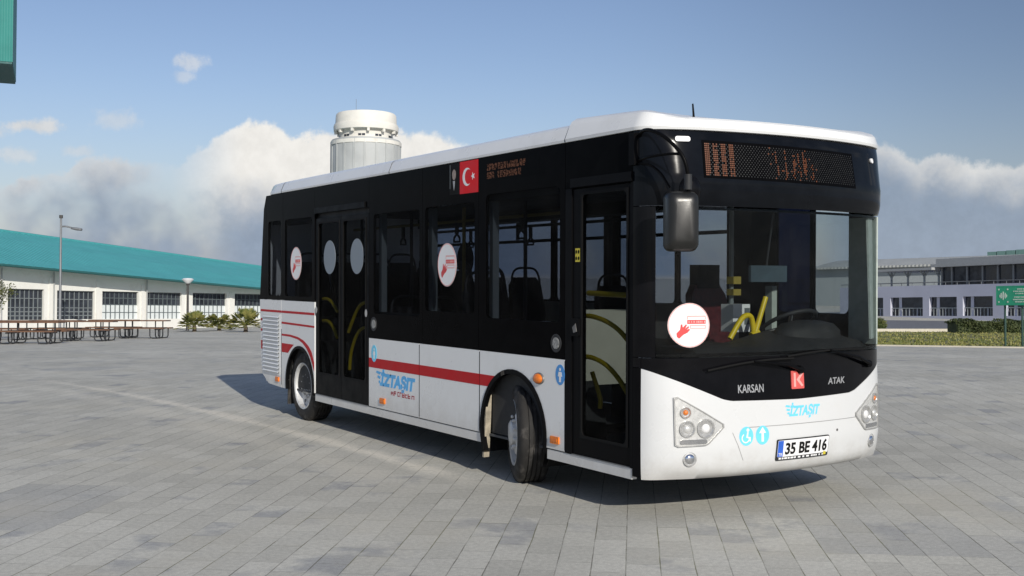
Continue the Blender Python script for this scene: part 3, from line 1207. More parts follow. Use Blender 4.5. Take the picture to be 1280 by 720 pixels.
# ------------------------------------------------------------------ picnic tables
def make_table():
    t = empty('picnic_table', (0, 0, 0))
    L = 1.98
    bm = B()
    for k in range(4):
        y = -0.37 + 0.19 * k
        box(bm, -L / 2, L / 2, y, y + 0.175, 0.70, 0.75)
    add('tabletop', bm, wood, t, bevel=0.006)
    for s in (-1, 1):
        bm = B()
        for q in (0, 1):
            y = s * 0.62 - 0.15 + 0.155 * q
            box(bm, -L / 2, L / 2, y, y + 0.145, 0.40, 0.45)
        add('bench', bm, wood, t, bevel=0.006)
    for sx in (-1, 1):
        for y, zt, hw in ((-0.62, 0.398, 0.20), (0.62, 0.398, 0.20), (0.0, 0.698, 0.15)):
            cx = sx * 0.62
            pts = [(cx - hw, y, zt), (cx - hw, y, 0.12), (cx - hw + 0.03, y, 0.05), (cx - hw + 0.10, y, 0.022),
                   (cx + hw - 0.10, y, 0.022), (cx + hw - 0.03, y, 0.05), (cx + hw, y, 0.12), (cx + hw, y, zt)]
            add('leg', tube(B(), pts, 0.024, 8), steel_black, t, smooth=60)
    bm = B()
    for sx in (-1, 1):
        tube(bm, [(sx * 0.62, -0.62, 0.37), (sx * 0.62, 0.62, 0.37)], 0.022, 8)
    add('crossbar', bm, steel_black, t, smooth=60)
    return t


def dup(o):
    c = o.copy()
    link(c)
    for ch in o.children:
        k = ch.copy()
        link(k)
        k.parent = c
    return c


table = make_table()
spots = [(40, 38.2, 0, 'wooden picnic table in the front row, whole and leftmost in view'),
         (-40, 37.6, 0, 'front wooden picnic table cut off by the left edge of the photo'),
         (110, 42.0, 0.02, 'picnic table right of the front row, third from the row end'),
         (180, 46.5, -0.02, 'picnic table at the right end of the row, nearest the palms'),
         (8, 43.5, 0.01, 'rear picnic table half hidden behind the leftmost front table'),
         (72, 45.0, -0.02, 'rear picnic table behind the gap right of the front table'),
         (143, 48.5, 0.02, 'rear picnic table between the last two tables of the row')]
for i, (px, d, rz, lab) in enumerate(spots):
    o = table if i == 0 else dup(table)
    p = far_at(px, 392, d)
    o.location = FAR @ Vector((p.x, p.y, 0.0))
    o.rotation_euler = (FROT @ Matrix.Rotation(rz + R(3), 3, 'Z')).to_euler()
    o['label'] = lab
    o['category'] = 'picnic table'
    o['group'] = 'picnic tables in front of the white hall'


# ------------------------------------------------------------------ plants
def leaf(bm, p, n, s, asp=0.5):
    n = n.normalized()
    u = n.orthogonal().normalized()
    u = Matrix.Rotation(random.uniform(0, 6.28), 3, n) @ u
    v = n.cross(u)
    a = [bm.verts.new(p + u * s), bm.verts.new(p + v * s * asp), bm.verts.new(p - u * s), bm.verts.new(p - v * s * asp)]
    bm.faces.new(a)


def rv():
    while True:
        v = Vector((random.uniform(-1, 1), random.uniform(-1, 1), random.uniform(-1, 1)))
        if 0.05 < v.length < 1:
            return v


def palm(px, d, w_, h, lab, seed):
    random.seed(seed)
    t = far_empty('fan_palm', px, d, label=lab, cat='palm', group='fan palms before the white hall')
    add('trunk', tube(B(), [(0, 0, -0.05), (0.02, 0, 0.2), (0, 0, 0.42)], [0.13, 0.11, 0.08], 8), bark, t, smooth=50)
    bm = B()
    for k in range(90):
        a = random.uniform(0, 6.283)
        rise = random.uniform(0.0, 1.0) ** 0.75
        ln = random.uniform(0.75, 1.0)
        base = Vector((0.05 * math.cos(a), 0.05 * math.sin(a), 0.38))
        tip = Vector((math.cos(a) * w_ * 0.62 * (1.15 - rise * 0.8) * ln, math.sin(a) * w_ * 0.62 * (1.15 - rise * 0.8) * ln, 0.18 + (h - 0.35) * rise * ln * 0.8))
        tube(bm, [base, base.lerp(tip, 0.5) + Vector((0, 0, 0.05)), tip], 0.012, 4)
        dirv = (tip - base).normalized()
        side = dirv.cross(Vector((0, 0, 1))).normalized()
        up = side.cross(dirv)
        nb = 11
        for q in range(nb):
            f = -1.25 + 2.5 * q / (nb - 1)
            dv = (dirv * math.cos(f) + side * math.sin(f) + up * 0.12).normalized()
            L = random.uniform(0.30, 0.42) * (1 - 0.25 * abs(f) / 1.25)
            wv = dv.cross(up).normalized() * 0.030
            e = tip + dv * L - Vector((0, 0, 0.06))
            bm.faces.new([bm.verts.new(tip - wv * 0.4), bm.verts.new(tip + wv * 0.4), bm.verts.new(tip + dv * L * 0.55 + wv), bm.verts.new(e), bm.verts.new(tip + dv * L * 0.55 - wv)])
    add('fronds', bm, leaf_palm, t)


palm(243, 63, 1.35, 1.35, 'leftmost fan palm, beside the short dark lamp post', 3)
palm(274, 67, 1.5, 1.2, 'low fan palm in the middle of the three palms', 5)
palm(307, 62, 1.5, 1.6, 'tallest fan palm, rightmost of three, beside the bus rear', 8)
random.seed(21)
tr = far_empty('small_tree', -6, 44, label='small olive green tree cut off by the left edge', cat='tree')
add('trunk', tube(B(), [(0, 0, -0.05), (0.03, 0.02, 0.7), (-0.03, 0, 1.4)], [0.07, 0.055, 0.035], 8), bark, tr, smooth=50)
bm = B()
cc = (392 - 371) * 44 / FPX + CL.z
for k in range(22):
    c = rv()
    c = Vector((c.x * 0.62, c.y * 0.62, c.z * 0.52 + cc))
    for q in range(70):
        leaf(bm, c + rv() * 0.24, rv() + Vector((0, 0, 0.5)), random.uniform(0.03, 0.055))
add('crown', bm, leaf_olive, tr)

# ------------------------------------------------------------------ lawn, kerb, road (right)
gA = far_ground(1040, 431.5)
gB = far_ground(1400, 437.0)
bA = far_ground(1040, 415.2)
bB = far_ground(1460, 415.2)


def flat_sheet(name, pts, m, zoff, kind='structure', th_=0.0):
    bm = B()
    n = 24
    rows = []
    for i in range(n + 1):
        f = i / n
        a = pts[0].lerp(pts[1], f)
        b_ = pts[3].lerp(pts[2], f)
        row = []
        for j in range(13):
            q = a.lerp(b_, j / 12)
            wq = FAR @ Vector((q.x, q.y, 0))
            dd = (wq - Vector((CAM.x, CAM.y, 0))).dot(fh)
            row.append(bm.verts.new((wq.x, wq.y, gz(dd) + zoff)))
        rows.append(row)
    for i in range(n):
        for j in range(12):
            bm.faces.new((rows[i][j], rows[i + 1][j], rows[i + 1][j + 1], rows[i][j + 1]))
    return add(name, bm, m, kind=kind)


flat_sheet('lawn', [gA, gB, bB, bA], grass_soil, 0.02)
rdA, rdB = far_ground(1040, 413.5), far_ground(1480, 413.5)
fA, fB = far_at(1040, 392, 100), far_at(1480, 392, 92)
flat_sheet('service_road', [rdA, rdB, Vector((fB.x, fB.y, 0)), Vector((fA.x, fA.y, 0))], asphalt, 0.008)


def wpt(q, z):
    wq = FAR @ Vector((q.x, q.y, 0))
    dd = (wq - Vector((CAM.x, CAM.y, 0))).dot(fh)
    return Vector((wq.x, wq.y, gz(dd) + z))


def strip(name, a, b_, width, z0, z1, m, kind='structure', **kw):
    bm = B()
    dirv = (b_ - a).normalized()
    nrm = Vector((-dirv.y, dirv.x, 0)) * width
    rows = []
    for i in range(25):
        q = a.lerp(b_, i / 24)
        rows.append([bm.verts.new(wpt(q, z0)), bm.verts.new(wpt(q, z1)), bm.verts.new(wpt(q + nrm, z1)), bm.verts.new(wpt(q + nrm, z0))])
    for r0_, r1_ in zip(rows, rows[1:]):
        for k in range(4):
            j = (k + 1) % 4
            bm.faces.new((r0_[k], r0_[j], r1_[j], r1_[k]))
    bm.faces.new(rows[0])
    bm.faces.new(rows[-1][::-1])
    return add(name, bm, m, kind=kind, **kw)


strip('lawn_edging', gA, gB, -0.12, -0.05, 0.045, kerb_mat)
strip('kerb', bA, far_ground(1197, 415.2), 0.3, -0.05, 0.20, kerb_mat)
bm = B()
random.seed(5)
for k in range(9000):
    f, g = random.random(), random.random() ** 1.3
    q = gA.lerp(gB, f).lerp(bA.lerp(bB, f), g)
    p = wpt(q, 0.015)
    h = random.uniform(0.03, 0.09)
    a = random.uniform(0, 6.28)
    s = Vector((math.cos(a), math.sin(a), 0)) * random.uniform(0.02, 0.05)
    tip = p + Vector((random.uniform(-.03, .03), random.uniform(-.03, .03), h))
    bm.faces.new([bm.verts.new(p - s), bm.verts.new(p + s), bm.verts.new(tip)])
add('grass', bm, grass_mat, kind='stuff')


def leafy_block(name, px0, px1, py, h, depth, m, n, lab, cat, ls=0.05, rounded=False):
    a, b_ = far_ground(px0, py), far_ground(px1, py)
    c = (a + b_) / 2
    L = (b_ - a).length
    ang = math.atan2(b_.y - a.y, b_.x - a.x)
    o = empty(name, FAR @ Vector((c.x, c.y, 0)), label=lab, cat=cat, rot=(FROT @ Matrix.Rotation(ang, 3, 'Z')).to_euler())
    ORG[o.name] = Vector((0, 0, 0))
    bm = B()
    for k in range(n):
        if rounded:
            v = rv()
            v = v.normalized() * (0.55 + 0.45 * random.random())
            p = Vector((v.x * L / 2, depth / 2 + v.y * depth / 2, max(0.02, h * 0.48 + v.z * h * 0.52)))
        else:
            x = random.uniform(-L / 2, L / 2)
            top = h * (0.9 + 0.1 * math.sin(x * 2.3) + 0.06 * math.sin(x * 5.1 + 1))
            q = random.random()
            if q < 0.55:
                p = Vector((x, random.uniform(-0.06, 0.1), random.uniform(0.02, top)))
            else:
                p = Vector((x, random.uniform(0, depth), top - abs(random.gauss(0, 0.06))))
            p.y += 0.1 * math.sin(x * 3.7 + p.z * 4)
        leaf(bm, p, rv() + Vector((0, -0.4, 0.6)), random.uniform(ls * 0.7, ls * 1.4), 0.6)
    add('foliage', bm, m, o)
    bm = B()
    if rounded:
        lathe(bm, [(0, 0), (0.8, 0.0), (0.95, 0.5), (0.6, 0.85), (0, 0.95)], Matrix.Translation((0, depth / 2, 0)) @ Matrix.Diagonal((L * 0.42, depth * 0.42, h * 0.85, 1)), 12)
    else:
        box(bm, -L / 2 + 0.1, L / 2 - 0.1, 0.12, depth - 0.1, 0, h * 0.82)
    add('branches', bm, leaf_hedge, o)
    return o


random.seed(11)
leafy_block('hedge', 1197, 1420, 416.5, 0.78, 1.4, leaf_hedge, 9000, 'low dark clipped hedge behind the green sign', 'hedge', 0.055)
leafy_block('shrub', 1094, 1113, 414.5, 0.85, 1.0, leaf_bush, 1600, 'small round green shrub at the kerb right of the bus', 'shrub', 0.05, True)

# ------------------------------------------------------------------ green sign
p0 = far_ground(1256, 434.3)
p1 = far_ground(1277.5, 435.0)
sdist = (FAR @ p0 - CAM).dot(FW)
u_ = (p1 - p0)
ang = math.atan2(u_.y, u_.x)
sg = empty('sign', FAR @ Vector((p0.x, p0.y, 0)), label='green sign with pale emblem on two dark posts on the lawn', cat='sign', rot=(FROT @ Matrix.Rotation(ang, 3, 'Z')).to_euler())
ORG[sg.name] = Vector((0, 0, 0))
q_ = sdist / FPX
gap = u_.length
zt = (392 - 356.5) * q_ + CL.z
zb_ = (392 - 381) * q_ + CL.z
xw0, xw1 = -11.5 * q_, gap + 11.5 * q_
for x in (0.0, gap):
    add('post', tube(B(), [(x, 0.03, -0.1), (x, 0.03, zt - 0.05)], 0.035, 8), sign_post, sg, smooth=50)
pn = add('panel', box(B(), xw0, xw1, -0.025, -0.007, zb_, zt), green_sign, sg, bevel=0.003)
bm = B()
ring(bm, (xw0 + 0.012, xw1 - 0.012, zb_ + 0.012, zt - 0.012), (xw0 + 0.03, xw1 - 0.03, zb_ + 0.03, zt - 0.03, 0.03), fmap, -0.030, -0.0255)
add('border', bm, green_sign, pn)
ex, ez = xw0 + 10.5 * q_, (zt + zb_) / 2
bm = B()
prism(bm, disc_pts(ex, ez, 1.1 * q_, 5.5 * q_, 16), fmap, -0.031, -0.0255)
for s in (-1, 1):
    prism(bm, disc_pts(ex + s * 3.0 * q_, ez, 1.0 * q_, 3.6 * q_, 16), fmap, -0.031, -0.0255)
    prism(bm, disc_pts(ex + s * 4.9 * q_, ez - 0.4 * q_, 0.6 * q_, 2.0 * q_, 12), fmap, -0.031, -0.0255)
    for tz in (-1, 1):
        prism(bm, disc_pts(ex + s * 6.5 * q_, ez + tz * 7.8 * q_, 1.1 * q_, 1.1 * q_, 8), fmap, -0.031, -0.0255)
add('emblem', bm, sign_white, pn)
bm = B()
random.seed(2)
for row, (z_, wd) in enumerate(((8.0, 9), (5.2, 20), (2.4, 14), (-2.0, 18), (-5.0, 21), (-7.8, 15))):
    x = xw1 - (12.5 + wd / 2) * q_
    while x < xw1 - (12.5 - wd / 2) * q_:
        ww = random.uniform(0.5, 1.1) * q_
        box(bm, x, x + ww, -0.031, -0.0255, ez + (z_ - 0.75) * q_, ez + (z_ + 0.75) * q_)
        x += ww + random.choice((0.35, 0.35, 0.4, 1.1)) * q_
add('text_lines', bm, sign_white, pn)

# =================================================================== the bus
BWD = 2.36
MX = BWD / 2
bus = empty('bus', (MX, 3.9, 0), label='white and black single deck city bus parked on the paved square', cat='bus')


def dside(a, b, d):       # door side: a = Y, b = Z, d = depth inwards
    return (d, a, b)


def fside(a, b, d):       # driver side
    return (BWD - d, a, b)


# ---- plan of the front: gently bowed with rounded corners
def bez(p0, p1, p2, p3, t):
    q = 1 - t
    return tuple(q ** 3 * a + 3 * q * q * t * b + 3 * q * t * t * c + t ** 3 * d for a, b, c, d in zip(p0, p1, p2, p3))


FO = [bez((0, 0.26), (0, 0.10), (0.20, 0.014), (0.40, -0.030), i / 16) for i in range(16)]
nf = 44
half = []
for i in range(nf + 1):
    x = 0.40 + (BWD - 0.80) * i / nf
    half.append((x, -0.115 + 0.085 * ((x - MX) / (MX - 0.40)) ** 2))
FO = FO + half + [(BWD - x, y) for x, y in FO[::-1]]
ARC = [0.0]
for p, q in zip(FO, FO[1:]):
    ARC.append(ARC[-1] + math.hypot(q[0] - p[0], q[1] - p[1]))
FL = ARC[-1]


def f_at(s):
    s = min(max(s, 0), FL)
    for i in range(len(FO) - 1):
        if s <= ARC[i + 1] + 1e-9:
            f = (s - ARC[i]) / (ARC[i + 1] - ARC[i])
            x = FO[i][0] + (FO[i + 1][0] - FO[i][0]) * f
            y = FO[i][1] + (FO[i + 1][1] - FO[i][1]) * f
            break
    # smoothed normal
    def tang(k):
        a = FO[max(k - 1, 0)]
        b = FO[min(k + 1, len(FO) - 1)]
        l = math.hypot(b[0] - a[0], b[1] - a[1])
        return (b[0] - a[0]) / l, (b[1] - a[1]) / l
    t0, t1 = tang(i), tang(i + 1)
    tx, ty = t0[0] + (t1[0] - t0[0]) * f, t0[1] + (t1[1] - t0[1]) * f
    l = math.hypot(tx, ty)
    return x, y, ty / l, -tx / l        # outward normal


def s_of_x(x):
    for i in range(len(FO) - 1):
        if FO[i][0] <= x <= FO[i + 1][0] and FO[i + 1][0] > FO[i][0]:
            return ARC[i] + (ARC[i + 1] - ARC[i]) * (x - FO[i][0]) / (FO[i + 1][0] - FO[i][0])
    return 0 if x <= 0 else FL


def interp(tab, x):
    if x <= tab[0][0]:
        return tab[0][1]
    for (a, va), (b, vb) in zip(tab, tab[1:]):
        if x <= b:
            return va + (vb - va) * (x - a) / (b - a)
    return tab[-1][1]


EZ = [(0.27, -0.075), (0.30, -0.035), (0.36, 0.0), (0.50, 0.022), (0.80, 0.016), (1.05, 0.0), (1.12, 0.0), (2.16, -0.035), (2.68, -0.05)]


def sstep(a, b, x):
    t = min(max((x - a) / (b - a), 0), 1)
    return t * t * (3 - 2 * t)


def fsurf(s, z, d=0.0, ez=EZ):
    """point on the front skin at arc s and height z, d outwards"""
    x, y, nx, ny = f_at(s)
    w_ = sstep(0, 0.34, s) * sstep(0, 0.34, FL - s)
    e = interp(ez, z) * w_ + d
    return Vector((x + nx * e, y + ny * e, z))


def fmapx(ez=EZ):
    return lambda a, b, d: fsurf(s_of_x(a), b, d, ez)


def front_sheet(name, s0, s1, zlo, zhi, m, nz=8, thick=0.03, ez=EZ, parent=None, extra=0.0, smooth=50, ns=70):
    bm = B()
    ss = [s0 + (s1 - s0) * i / ns for i in range(ns + 1)]
    L = []
    for d in (extra, extra - thick):
        g = []
        for s in ss:
            x = f_at(s)[0]
            a, b = zlo(x), zhi(x)
            g.append([bm.verts.new(fsurf(s, a + (b - a) * j / nz, d, ez)) for j in range(nz + 1)])
        L.append(g)
    for q, g in enumerate(L):
        for i in range(ns):
            for j in range(nz):
                bm.faces.new((g[i][j], g[i + 1][j], g[i + 1][j + 1], g[i][j + 1]))
    o, n = L
    for i in range(ns):
        for j in (0, nz):
            bm.faces.new((o[i][j], o[i + 1][j], n[i + 1][j], n[i][j]))
    for i in (0, ns):
        for j in range(nz):
            bm.faces.new((o[i][j], o[i][j + 1], n[i][j + 1], n[i][j]))
    return add(name, bm, m, parent or bus, smooth=smooth)


def patch(bm, pts, mapf, d0, d1, step=0.05):
    """flat outline laid on the curved front: cut in strips so that it follows the skin"""
    t = bmesh.new()
    t.faces.new([t.verts.new((a, b, 0)) for a, b in pts])
    xs_ = [p[0] for p in pts]
    x = math.floor(min(xs_) / step) * step + step
    while x < max(xs_) - 1e-4:
        bmesh.ops.bisect_plane(t, geom=t.verts[:] + t.edges[:] + t.faces[:], plane_co=(x, 0, 0), plane_no=(1, 0, 0))
        x += step
    t.verts.index_update()
    v0 = {v.index: bm.verts.new(mapf(v.co.x, v.co.y, d0)) for v in t.verts}
    v1 = {v.index: bm.verts.new(mapf(v.co.x, v.co.y, d1)) for v in t.verts}
    for f in t.faces:
        bm.faces.new([v1[v.index] for v in f.verts])
        bm.faces.new([v0[v.index] for v in f.verts][::-1])
    for e in t.edges:
        if len(e.link_faces) == 1:
            a, b = e.verts[0].index, e.verts[1].index
            bm.faces.new((v0[a], v0[b], v1[b], v1[a]))
    t.free()
    return bm


FM = fmapx()

# ------------------------------------------------ lower white side panels, door side
def arch(cy, r, z0, a0=None, n=22):
    """arch from high Y to low Y above z0"""
    h = math.asin((z0 - 0.42) / r)
    return [(cy + r * math.cos(h + (math.pi - 2 * h) * i / n), 0.42 + r * math.sin(h + (math.pi - 2 * h) * i / n)) for i in range(n + 1)]


FA, RA = 1.84, 6.55
REDGE = [(7.70, 2.675), (7.785, 2.51), (7.93, 1.40), (7.875, 0.57), (7.82, 0.45), (7.60, 0.35)]
TOPW = 1.05


def side_panels(mp, door):
    if door:
        add('side_panel', prism(B(), [(1.093, 0.36), (1.093, TOPW), (2.364, TOPW), (2.364, 0.36)] + arch(FA, 0.50, 0.36), mp, 0, 0.035), white_paint, bus)
        add('side_panel', prism(B(), [(2.376, 0.36), (2.376, TOPW), (3.487, TOPW), (3.487, 0.36)], mp, 0, 0.035), white_paint, bus, bevel=0.004, segs=1)
        add('side_panel', prism(B(), [(3.499, 0.36), (3.499, TOPW), (4.618, TOPW), (4.618, 0.36)], mp, 0, 0.035), white_paint, bus, bevel=0.004, segs=1)
        add('side_panel', prism(B(), [(6.092, 0.36), (6.092, 1.385), (7.144, 1.385), (7.144, 0.335), (7.0, 0.335)] + arch(RA, 0.44, 0.36), mp, 0, 0.035), white_paint, bus)
    else:
        add('side_panel', prism(B(), [(0.262, 0.30), (0.262, TOPW), (3.45, TOPW), (3.45, 0.36)] + arch(FA, 0.50, 0.36) + [(1.30, 0.30)], mp, 0, 0.035), white_paint, bus)
        add('side_panel', prism(B(), [(3.457, 0.36), (3.457, TOPW), (7.147, TOPW), (7.147, 0.335), (7.0, 0.335)] + arch(RA, 0.44, 0.36), mp, 0, 0.035), white_paint, bus)
    z1 = 1.385 if door else TOPW
    pr = [(7.155, 0.335), (7.155, z1), (7.93, z1)] + [p for p in REDGE if p[1] < z1 and p[1] < 1.3]
    return add('engine_side_panel', prism(B(), pr, mp, 0, 0.035), white_paint, bus)


ep = side_panels(dside, True)
side_panels(fside, False)
# louvred grille in the engine panel
gb = add('grille', prism(B(), [(7.20, 0.47), (7.20, 1.215), (7.80, 1.215), (7.82, 0.60), (7.76, 0.47)], dside, -0.004, -0.001), white_paint, ep)
bm = B()
for k in range(15):
    z = 0.50 + 0.0475 * k
    prism(bm, [(7.23, z), (7.23, z + 0.018), (7.775, z + 0.018), (7.775, z)], dside, -0.0065, -0.0042)
add('slot', bm, seam_black, gb)
bm = B()
for k in range(15):
    z = 0.50 + 0.0475 * k
    v = [(-0.0068, 7.225, z + 0.018), (-0.0068, 7.78, z + 0.018), (-0.020, 7.78, z + 0.004), (-0.020, 7.225, z + 0.004)]
    a = [bm.verts.new(p) for p in v]
    b_ = [bm.verts.new((p[0] - 0.001, p[1], p[2] + 0.004)) for p in v]
    bm.faces.new(a)
    bm.faces.new(b_[::-1])
    for i in range(4):
        j = (i + 1) % 4
        bm.faces.new((a[i], b_[i], b_[j], a[j]))
add('louvre', bm, white_paint, gb)
# skirts below the panels
for a, b_ in ((0.275, 1.335), (2.345, 6.08)):
    add('skirt', prism(B(), [(a, 0.275), (a, 0.350), (b_, 0.350), (b_, 0.275)], dside, 0.006, 0.05), white_paint, bus, bevel=0.012)
    add('skirt', prism(B(), [(a, 0.275), (a, 0.350), (b_, 0.350), (b_, 0.275)], fside, 0.006, 0.05), white_paint, bus, bevel=0.012)
# wheel arch trims
for mp in (dside, fside):
    for cy, ro, ri, z0 in ((FA, 0.508, 0.470, 0.20), (RA, 0.446, 0.415, 0.33)):
        n = 28
        bm = B()
        h0 = math.asin((z0 - 0.42) / ro)
        outer = []
        inner = []
        for i in range(n + 1):
            t = h0 + (math.pi - 2 * h0) * i / n
            outer.append((cy + ro * math.cos(t), 0.42 + ro * math.sin(t)))
            inner.append((cy + ri * math.cos(t), 0.42 + ri * math.sin(t)))
        for i in range(n):
            q = [outer[i], outer[i + 1], inner[i + 1], inner[i]]
            prism(bm, q, mp, -0.010, 0.03)
        bmesh.ops.remove_doubles(bm, verts=bm.verts[:], dist=1e-5)
        add('arch_trim', bm, black_satin, bus, smooth=40)
        bm = B()
        for i in range(n):
            q0, q1 = outer[i], outer[i + 1]
            v = [bm.verts.new(mp(q0[0], q0[1], 0.036)), bm.verts.new(mp(q1[0], q1[1], 0.036)), bm.verts.new(mp(q1[0], q1[1], 0.50)), bm.verts.new(mp(q0[0], q0[1], 0.50))]
            bm.faces.new(v)
        prism(bm, outer, mp, 0.50, 0.51)
        add('wheel_well', bm, underbody, bus)

# ------------------------------------------------ black glazing, door side
def bay(y0, y1, z0, z1, hole, mp, gm_, name='window', frame=None):
    bm = ring(B(), (y0, y1, z0, z1), hole, mp, 0.0, 0.03)
    o = add(name, bm, frame or black_gloss, bus)
    add('pane', prism(B(), rrect(*hole), mp, 0.004, 0.009), gm_, o)
    return o


w4 = bay(1.093, 2.386, 1.056, 2.675, (1.16, 2.27, 1.33, 2.36, 0.05), dside, g_side)
w3 = bay(2.392, 3.430, 1.056, 2.675, (2.46, 3.38, 1.36, 2.31, 0.05), dside, g_side)
w2 = bay(3.436, 4.618, 1.056, 2.675, (3.49, 4.51, 1.30, 2.30, 0.05), dside, g_side)
w1 = bay(6.092, 7.10, 1.391, 2.675, (6.17, 7.04, 1.44, 2.35, 0.05), dside, g_side)
w0 = bay(7.106, 7.695, 1.391, 2.675, (7.17, 7.62, 1.44, 2.35, 0.05), dside, g_side)
for mp in (dside, fside):
    add('rear_quarter', prism(B(), [(7.70, 1.391), (7.70, 2.672), (7.785, 2.51), (7.93, 1.391)], mp, 0.0, 0.03), black_gloss, bus)
add('door_header', prism(B(), [(4.622, 2.375), (4.622, 2.675), (6.088, 2.675), (6.088, 2.375)], dside, 0.0, 0.04), black_gloss, bus)
add('door_header', prism(B(), [(0.262, 2.33), (0.262, 2.675), (1.087, 2.675), (1.087, 2.33)], dside, 0.0, 0.04), black_gloss, bus)
add('door_rail', prism(B(), [(0.262, 2.335), (0.262, 2.40), (1.00, 2.40), (1.00, 2.335)], dside, -0.018, -0.001), black_satin, bus, bevel=0.006)
add('door_rail', prism(B(), [(4.70, 2.38), (4.70, 2.44), (6.06, 2.44), (6.06, 2.38)], dside, -0.018, -0.001), black_satin, bus, bevel=0.006)
add('door_pillar', prism(B(), [(1.004, 0.355), (1.004, 2.328), (1.087, 2.328), (1.087, 0.355)], dside, 0.0, 0.05), black_satin, bus, bevel=0.006)
add('door_pillar', prism(B(), [(0.262, 0.355), (0.262, 2.328), (0.288, 2.328), (0.288, 0.355)], dside, 0.0, 0.05), black_satin, bus)
for a, w_ in ((1.0895, 0.003), (2.370, 0.0055), (3.493, 0.0055), (7.1495, 0.005)):
    add('seam_strip', prism(B(), [(a - w_, 0.37), (a - w_, 1.04), (a + w_, 1.04), (a + w_, 0.37)], dside, -0.0007, 0.02), seam_black, bus)

# ------------------------------------------------ doors
def door(y0, y1, hole, name):
    bm = ring(B(), (y0, y1, 0.36, 2.322), hole, dside, 0.010, 0.05)
    o = add(name, bm, black_satin, bus)
    add('glass', prism(B(), rrect(*hole), dside, 0.022, 0.028), g_door, o)
    bm = ring(B(), (hole[0] - 0.012, hole[1] + 0.012, hole[2] - 0.012, hole[3] + 0.012), (hole[0] + 0.008, hole[1] - 0.008, hole[2] + 0.008, hole[3] - 0.008, 0.04), dside, 0.004, 0.0095)
    add('seal', bm, seam_black, o)
    return o


fd = door(0.292, 1.0, (0.335, 0.885, 0.50, 2.285, 0.05), 'front_door')
rd1 = door(4.65, 5.352, (4.72, 5.305, 0.60, 2.27, 0.05), 'rear_door')
rd2 = door(5.358, 6.07, (5.405, 6.00, 0.60, 2.27, 0.05), 'rear_door')


def rail(pts, r=0.017, parent=None, m=None, name='grab_rail'):
    return add(name, tube(B(), spline(pts, 6) if len(pts) > 2 else pts, r, 10), m or yellow_rail, parent or bus, smooth=60)


rail([(0.07, 0.40, 1.545), (0.07, 0.885, 1.555)], 0.02, fd)
rail([(0.07, 1.02, 1.381), (0.07, 0.85, 1.385), (0.07, 0.671, 1.355), (0.07, 0.52, 1.30), (0.07, 0.40, 1.225)], 0.018, fd)
rail([(0.07, 1.02, 1.075), (0.07, 0.85, 1.082), (0.07, 0.669, 1.04), (0.07, 0.52, 0.955), (0.07, 0.395, 0.845)], 0.018, fd)
rail([(0.16, 0.96, 0.96), (0.16, 0.86, 0.78), (0.16, 0.86, 0.70)], 0.018, fd)
for pts in ([(6.056, 1.418), (5.90, 1.425), (5.755, 1.39), (5.60, 1.29)], [(6.03, 1.175), (5.86, 1.175), (5.709, 1.11), (5.61, 1.00)]):
    rail([(0.07, a, b) for a, b in pts], 0.018, rd2)
for pts in ([(4.85, 1.41), (5.0, 1.37), (5.144, 1.255), (5.30, 1.08)], [(4.83, 1.15), (4.98, 1.12), (5.12, 1.02), (5.23, 0.86), (5.27, 0.68)]):
    rail([(0.07, a, b) for a, b in pts], 0.018, rd1)
lk = add('door_lock', prism(B(), rrect(0.895, 1.002, 1.235, 1.365, 0.012), dside, -0.012, 0.008), black_satin, fd, bevel=0.004)
add('lock_lever', prism(B(), [(0.915, 1.27), (0.93, 1.33), (0.97, 1.30), (0.955, 1.26)], dside, -0.017, -0.0125), hub_dark, lk)
for d_, yy in ((rd1, 4.685), (rd2, 6.035)):
    add('door_lock', prism(B(), disc_pts(yy, 1.30, 0.03, 0.04, 18), dside, -0.004, 0.0095), chrome, d_)
lab_ = add('door_label', prism(B(), [(0.905, 1.785), (0.905, 1.885), (0.965, 1.885), (0.965, 1.785)], dside, 0.006, 0.0095), yellow_dark, fd)
bm = B()
for i in range(2):
    for j in range(2):
        prism(bm, disc_pts(0.920 + 0.03 * i, 1.811 + 0.048 * j, 0.009, 0.014, 10), dside, 0.004, 0.0058)
add('pictogram', bm, black_satin, lab_)
for y0, y1 in ((0.29, 1.0), (4.65, 6.07)):
    add('door_gap_blocker', box(B(), 0.052, 0.28, y0 - 0.02, y1 + 0.08, 2.30, 2.438), lining_dark, bus)  # added dark box, keeps sky light out of the gap above the door
    add('step_edge', prism(B(), [(y0, 0.352), (y0, 0.357), (y1, 0.357), (y1, 0.352)], dside, 0.0, 0.30), galv, bus)
    add('door_recess', box(B(), 0.055, 0.30, y0, y1, 0.28, 0.348), underbody, bus)
for d_, yc in ((rd1, 4.966), (rd2, 5.70)):
    add('round_sticker', prism(B(), disc_pts(yc, 1.885, 0.165, 0.185), dside, 0.018, 0.0215), pale_film, d_)

